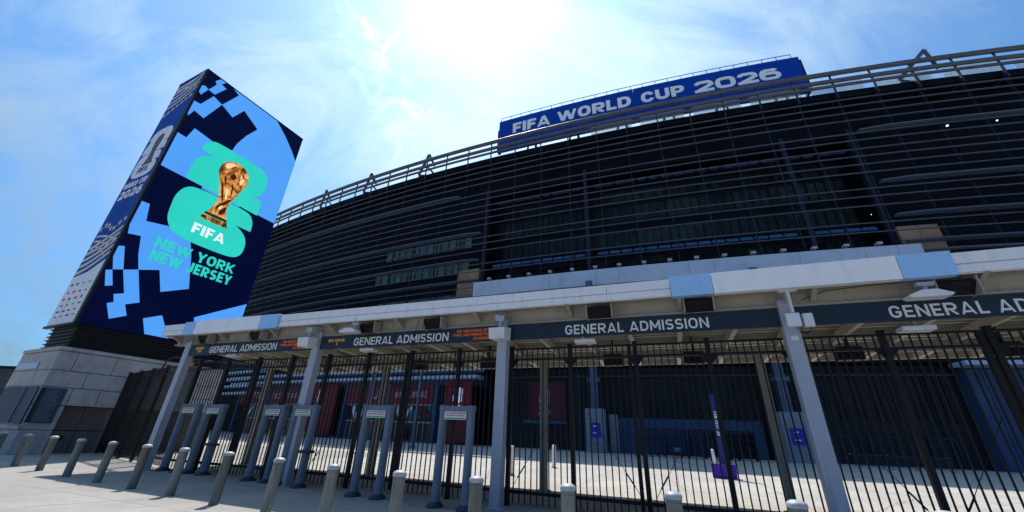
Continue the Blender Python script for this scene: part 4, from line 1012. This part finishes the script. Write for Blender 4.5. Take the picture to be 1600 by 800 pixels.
# return fence running back to the stone base
pA = CF(.05 + pw * k0, FV, 0); pB = TR(3.15, .0, 0); dR = (pA - pB); LR = dR.length; dR.normalize(); nR = Vector((-dR.y, dR.x, 0))
def RFm(a, v, z): return pB + dR * a + nR * v + Vector((0, 0, z))
m = 5
for k in range(m): panel(LR * k / m, LR * (k + 1) / m, RFm, k, '%s black fence panel from the stone base, left of the canopy posts' % ORD[k])
# yellow cord bundle on the fence
b = MB()
for q in range(26):
    a = LR * .86 + random.uniform(-.1, .75); z = FZ + .02 + random.uniform(-.12, .12) - .16 * abs(a - LR * .93)
    b.tube([RFm(a, -.06, z), RFm(a + random.uniform(-.15, .15), -.10, z + random.uniform(-.12, .1)), RFm(a + random.uniform(-.2, .2), -.06, z + random.uniform(-.15, .08))], .014, 5)
b.tube([RFm(LR * .87, -.07, FZ), RFm(LR * .86, -.07, 3.5), RFm(LR * .865, -.07, 3.3)], .012, 5)
tag(b.build('cord_bundle', 'yellow'), 'tangled yellow cord bundle draped over the fence top beside the leftmost post', 'cord')
b = MB(); b.tube([TR(4.2, .4, 4.0), TR(4.4, .5, 5.0), TR(4.7, .55, 5.2), TR(6.5, 1.6, 5.15), TR(7.5, 3.4, 5.1)], .05, 8)
tag(b.build('conduit_pipe', 'board'), 'bent grey conduit pipe between the tower base and the canopy', 'pipe')

# ------------------------------------------------------------------ metal detectors
det = root('metal_detector', (0, 0, 0), 'x', 'metal detector', 'walk-through metal detectors in front of the gates')
W2, HT = .52, 2.30
for sx in (-1, 1):
    b = MB(); b.lathe([(.115, .10), (.105, .16), (.10, 1.0), (.10, HT - .18), (.104, HT)], (sx * (W2 - .11), 0, 0), 18, 1, 1.25); b.build('detector_pillar', 'detector', det)
    b = MB(); b.lathe([(.20, .0), (.20, .03), (.135, .10), (.125, .12)], (sx * (W2 - .11), 0, 0), 16, 1, 1.3); b.build('foot', 'detbase', det)
    b = MB(); b.lathe([(.115, HT - .12), (.12, HT - .02), (.11, HT + .01), (.05, HT + .02)], (sx * (W2 - .11), 0, 0), 18, 1, 1.25); b.build('cap', 'detector', det)
b = MB(); b.hexa(ID, -W2 + .2, W2 - .2, -.10, .10, HT - .13, HT + .0); b.build('crossbar', 'detector', det, bevel=.015)
b = MB(); b.hexa(ID, -.32, .32, -.118, -.105, HT - .33, HT - .135); lb = b.build('notice', 'label', det)
t = MB(); put_text(t, ID, 'METAL DETECTOR IN OPERATION', -.29, .29, HT - .19, HT - .155, -.122, -.118, .02); t.build('print', 'red', lb)
t = MB(); put_text(t, ID, 'PLEASE EMPTY ALL POCKETS', -.27, .27, HT - .25, HT - .215, -.122, -.118, .01); t.build('print', 'joint', lb)
b = MB(); b.hexa(ID, -.3, .3, -.122, -.118, HT - .32, HT - .285); b.build('stripe', 'green', lb)
DET = [(-13.05, .22), (-11.62, .2), (-8.42, .10), (-6.80, -.12), (-3.64, -.45), (-.95, -.65)]
DL = ['leftmost grey metal detector, right beside the leftmost canopy post', 'second grey metal detector from left with shelf on its right pillar', 'third grey metal detector from left, standing left of the second canopy post', 'fourth metal detector from left, with side shelf, overlapping the second canopy post', 'fifth grey metal detector from left, alone in the middle of its bay', 'rightmost grey metal detector, just left of the middle canopy post']
for k, (u, v) in enumerate(DET):
    p = CF(u, v, 0)
    if k == 0: d = det; d.location = p; d.rotation_euler = (0, 0, CA); d['label'] = DL[0]
    else: d = dup(det, p, DL[k], rz=CA)
    if k in (1, 3):
        b = MB(); b.lathe([(.02, .92), (.24, .93), (.25, .96), (.24, 1.0), (.02, 1.0)], (W2 - .06, -.06, 0), 16, 1.1, .9); sh = b.build('shelf', 'detbase', None); sh.parent = d
for k, (i0, i1) in enumerate(((2, 3),)):
    a, c_ = CF(DET[i0][0] + .45, DET[i0][1] - .05, HT - .02), CF(DET[i1][0] - .45, DET[i1][1] - .05, HT - .02)
    b = MB(); b.tube([a, a.lerp(c_, .3) - Vector((0, 0, .12)), a.lerp(c_, .6) - Vector((0, 0, .08)), c_], .012, 6); tag(b.build('detector_cable', 'cable'), 'black cable strung between the third and fourth metal detector tops', 'cable')

# ------------------------------------------------------------------ bollards
bol = root('bollard', (0, 0, 0), 'x', 'bollard', 'steel bollards in a row across the plaza')
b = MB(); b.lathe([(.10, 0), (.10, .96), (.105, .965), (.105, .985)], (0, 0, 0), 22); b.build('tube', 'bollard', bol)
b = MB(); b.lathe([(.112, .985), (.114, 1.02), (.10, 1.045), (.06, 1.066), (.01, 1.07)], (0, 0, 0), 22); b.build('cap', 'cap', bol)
b = MB(); b.lathe([(.101, .925), (.1045, .93), (.1045, .94), (.101, .945)], (0, 0, 0), 22); b.build('weld_ring', 'bollard', bol)
BP = [(-19.7, 17.0), (-17.55, 15.95), (-15.62, 15.0), (-13.5, 13.85), (-11.66, 12.92), (-9.9, 12.05), (-8.24, 11.25), (-6.5, 10.3), (-4.68, 9.1), (-3.12, 8.05), (-1.72, 7.36), (-.42, 6.9), (.92, 6.35), (2.25, 5.88), (3.63, 5.5), (4.98, 5.06)]
BT = ['cut by the left edge, in the tower shade', 'second from the left edge, standing in the tower shade']
for k, (x, y) in enumerate(BP):
    if k < 2: lb = 'grey steel bollard ' + BT[k]
    elif k < 9: lb = '%s sunlit grey steel bollard counted from the stone base' % ORD[k - 2]
    elif k < 15: lb = '%s grey steel bollard counted from the right edge, dome cap catching light' % ORD[15 - k]
    else: lb = 'grey steel bollard nearest the right edge, only its cap top showing'
    if k == 0: d = bol; d.location = (x, y, 0); d['label'] = lb
    else: d = dup(bol, (x, y, 0), lb, rz=k * .9); d.rotation_euler = (random.uniform(-.018, .018), random.uniform(-.018, .018), k * .9)
for k, (x, y, lb) in enumerate(((.35, 19.9, 'white bollard in the sunlit court just right of the middle post'), (2.9, 25.2, 'slim pale bollard in the court beside the rear canopy post'))):
    r_ = root('court_bollard', (x, y, 0), lb, 'bollard', 'pale bollards inside the court')
    b = MB(); b.lathe([(.11, 0), (.11, 1.1), (.09, 1.17), (.02, 1.2)], (x, y, 0), 16); b.build('tube', 'letter', r_)
    b = MB(); b.lathe([(.16, 0), (.16, .03), (.115, .05)], (x, y, 0), 16); b.build('foot', 'bollard', r_)

# ------------------------------------------------------------------ things in the court
r_ = root('banner_stand', (11.4, 22.5, 0), 'tall navy banner tower on a violet box base in the court', 'banner')
def PF(a, b_, z): 
    c_, s_ = math.cos(-.5), math.sin(-.5); return Vector((11.4 + a * c_ - b_ * s_, 22.5 + a * s_ + b_ * c_, z))
b = MB(); b.hexa(PF, -.56, .56, -.35, .35, 0.02, .66); b.build('base_box', 'purple', r_, bevel=.02)
b = MB(); b.hexa(PF, -.16, .24, -.06, .06, .66, 4.05); fl = b.build('flag_panel', 'navyflag', r_, bevel=.01)
t = MB()
def PV(a, b_, z): return PF(.04 - z, b_, a)
put_text(t, lambda a, b_, z: PF(.06 + (z), b_, 3.2 - a), 'FAN FEST 26', 0, 1.2, -.09, .09, -.1, -.08, .03); t.build('lettering', 'letter', fl)
b = MB(); b.tube([PF(-.30, -.1, .66), PF(-.36, -.1, 3.9)], .025, 6); b.build('pole', 'black', r_)
b = MB(); b.hexa(PF, -.5, -.3, -.3, -.1, .66, 1.05); b.lathe([(.09, 1.05), (.09, 1.3), (.03, 1.34)], PF(-.4, -.2, 0), 10); b.build('pump', 'whitebox', r_)
# rows of folded barriers
for k in range(5):
    s = -141.6 + k * 2.35
    r_ = root('barrier_cart', SF(s, 6, 0), 'stack of black crowd barriers on a cart by the court wall, %s from the left' % ORD[k], 'barrier', 'black barrier carts by the court wall')
    b = MB()
    for z in (.25, 1.1, 1.9, 2.7): b.hexa(SF, s, s + 2.2, 5.6, 6.4, z, z + .12)
    for a in (0, .55, 1.1, 1.65, 2.1): b.hexa(SF, s + a, s + a + .09, 5.6, 5.7, .2, 2.7)
    b.build('frame', 'black', r_)
    b = MB()
    for q in range(12): b.hexa(SF, s + .1 + q * .17, s + .15 + q * .17, 5.75, 6.3, .4, 2.6)
    b.build('bars', 'black', r_)
    for a in (.3, 1.9):
        b = MB(); b.tube([SF(s + a, 5.7, .14), SF(s + a, 5.9, .14)], .13, 10); b.build('wheel', 'black', r_)
    if k == 1:
        b = MB(); b.hexa(SF, s + 1.2, s + 1.9, 6.42, 6.45, .6, 1.0); b.build('tag', 'strip', r_)
for k, (s, lb) in enumerate(((-149.8, 'orange traffic cone by the pillar plinth'), (-151.6, 'orange traffic cone left of the pillar plinth'))):
    r_ = root('traffic_cone', SF(s, 3, 0), lb, 'cone', 'traffic cones in the court')
    c_ = SF(s, 3, 0); b = MB(); b.lathe([(.2, .04), (.04, .8)], c_, 12); b.build('cone', 'orange', r_)
    b = MB(); b.hexa(SF, s - .25, s + .25, 2.75, 3.25, 0, .04); b.build('foot', 'black', r_)
for k, s in enumerate((-202, -199.6, -196.6, -194.2)):
    r_ = root('water_barrier', SF(s, 5, 0), 'yellow plastic barrier before the shop front, %s from the left' % ORD[k], 'barrier', 'yellow barriers before the shop front')
    b = MB(); b.poly(SF, [(s - .9, 0), (s + .9, 0), (s + .9, .25), (s + .75, .9), (s - .75, .9), (s - .9, .25)], 4.8, 5.2); b.build('body', 'yellow', r_, bevel=.04)
    b = MB(); b.hexa(SF, s - .7, s + .7, 5.21, 5.24, .55, .62); b.build('groove', 'black', r_)
for k, (s, lb) in enumerate(((-163.6, 'dark litter bin beside the tall crimson banner'), (-178.4, 'dark litter bin before the shop doors'))):
    r_ = root('litter_bin', SF(s, 3.4, 0), lb, 'bin', 'litter bins in the court')
    b = MB(); b.hexa(SF, s - .6, s + .6, 3, 3.9, .08, 1.7); b.build('body', 'black', r_, bevel=.05)
    b = MB(); b.hexa(SF, s - .65, s + .65, 2.95, 3.95, 1.7, 1.85); b.build('lid', 'ribbed', r_, bevel=.03)
for k in range(6):
    s0 = -146.5 + k * 2.5 + (6.5 if k > 2 else 0)
    if k > 2: s0 += 9.5
    r_ = root('crowd_barrier', SF(s0, 8, 0), 'grey crowd barrier standing in the court shade, %s from the left' % ORD[k], 'barrier', 'grey crowd barriers in the court')
    b = MB(); b.tube([SF(s0, 8, .2), SF(s0, 8, 1.1), SF(s0 + 2.3, 8, 1.1), SF(s0 + 2.3, 8, .2), SF(s0, 8, .2)], .025, 6); b.build('frame', 'fin', r_)
    b = MB()
    for q in range(1, 14): b.tube([SF(s0 + q * .164, 8, .2), SF(s0 + q * .164, 8, 1.1)], .01, 5)
    b.build('bars', 'fin', r_)
    for q in (.3, 2.0):
        b = MB(); b.beam(SF(s0 + q, 7.7, .03), SF(s0 + q, 8.3, .03), .05, .04); b.beam(SF(s0 + q, 8, .03), SF(s0 + q, 8, .22), .04, .04, up=(1, 0, 0)); b.build('foot', 'fin', r_)
# slim light poles in the court (seen between the pickets)
for k, (x, y, h, lb) in enumerate(((-11.6, 35, 9, 'slim grey pole in the court behind the third bay of pickets'), (-9.2, 43, 10.5, 'slim grey pole in the court before the shop lettering'))):
    r_ = root('court_pole', (x, y, 0), lb, 'pole', 'slim poles in the court')
    b = MB(); b.tube([(x, y, 0), (x, y, h)], .16, 12); b.build('shaft', 'fin', r_)
    b = MB(); b.lathe([(.3, 0), (.3, .3), (.18, .4)], (x, y, 0), 12); b.build('base', 'fin', r_)

# ------------------------------------------------------------------ far left building
fb = root('distant_building', (-150, 118, 0), 'low dark flat-roofed building far off at the left edge', 'building')
b = MB(); b.hexa(ID, -260, -128, 112, 150, 0, 13.2); b.build('wall', 'ledgeunder', fb)
b = MB(); b.hexa(ID, -261, -127, 111, 151, 13.2, 13.8); b.build('roof', 'facwall', fb)
b = MB()
for k in range(30): b.hexa(ID, -255 + k * 4.2, -252.4 + k * 4.2, 111.9, 112, 6, 8)
b.build('window', 'storeglass', fb)
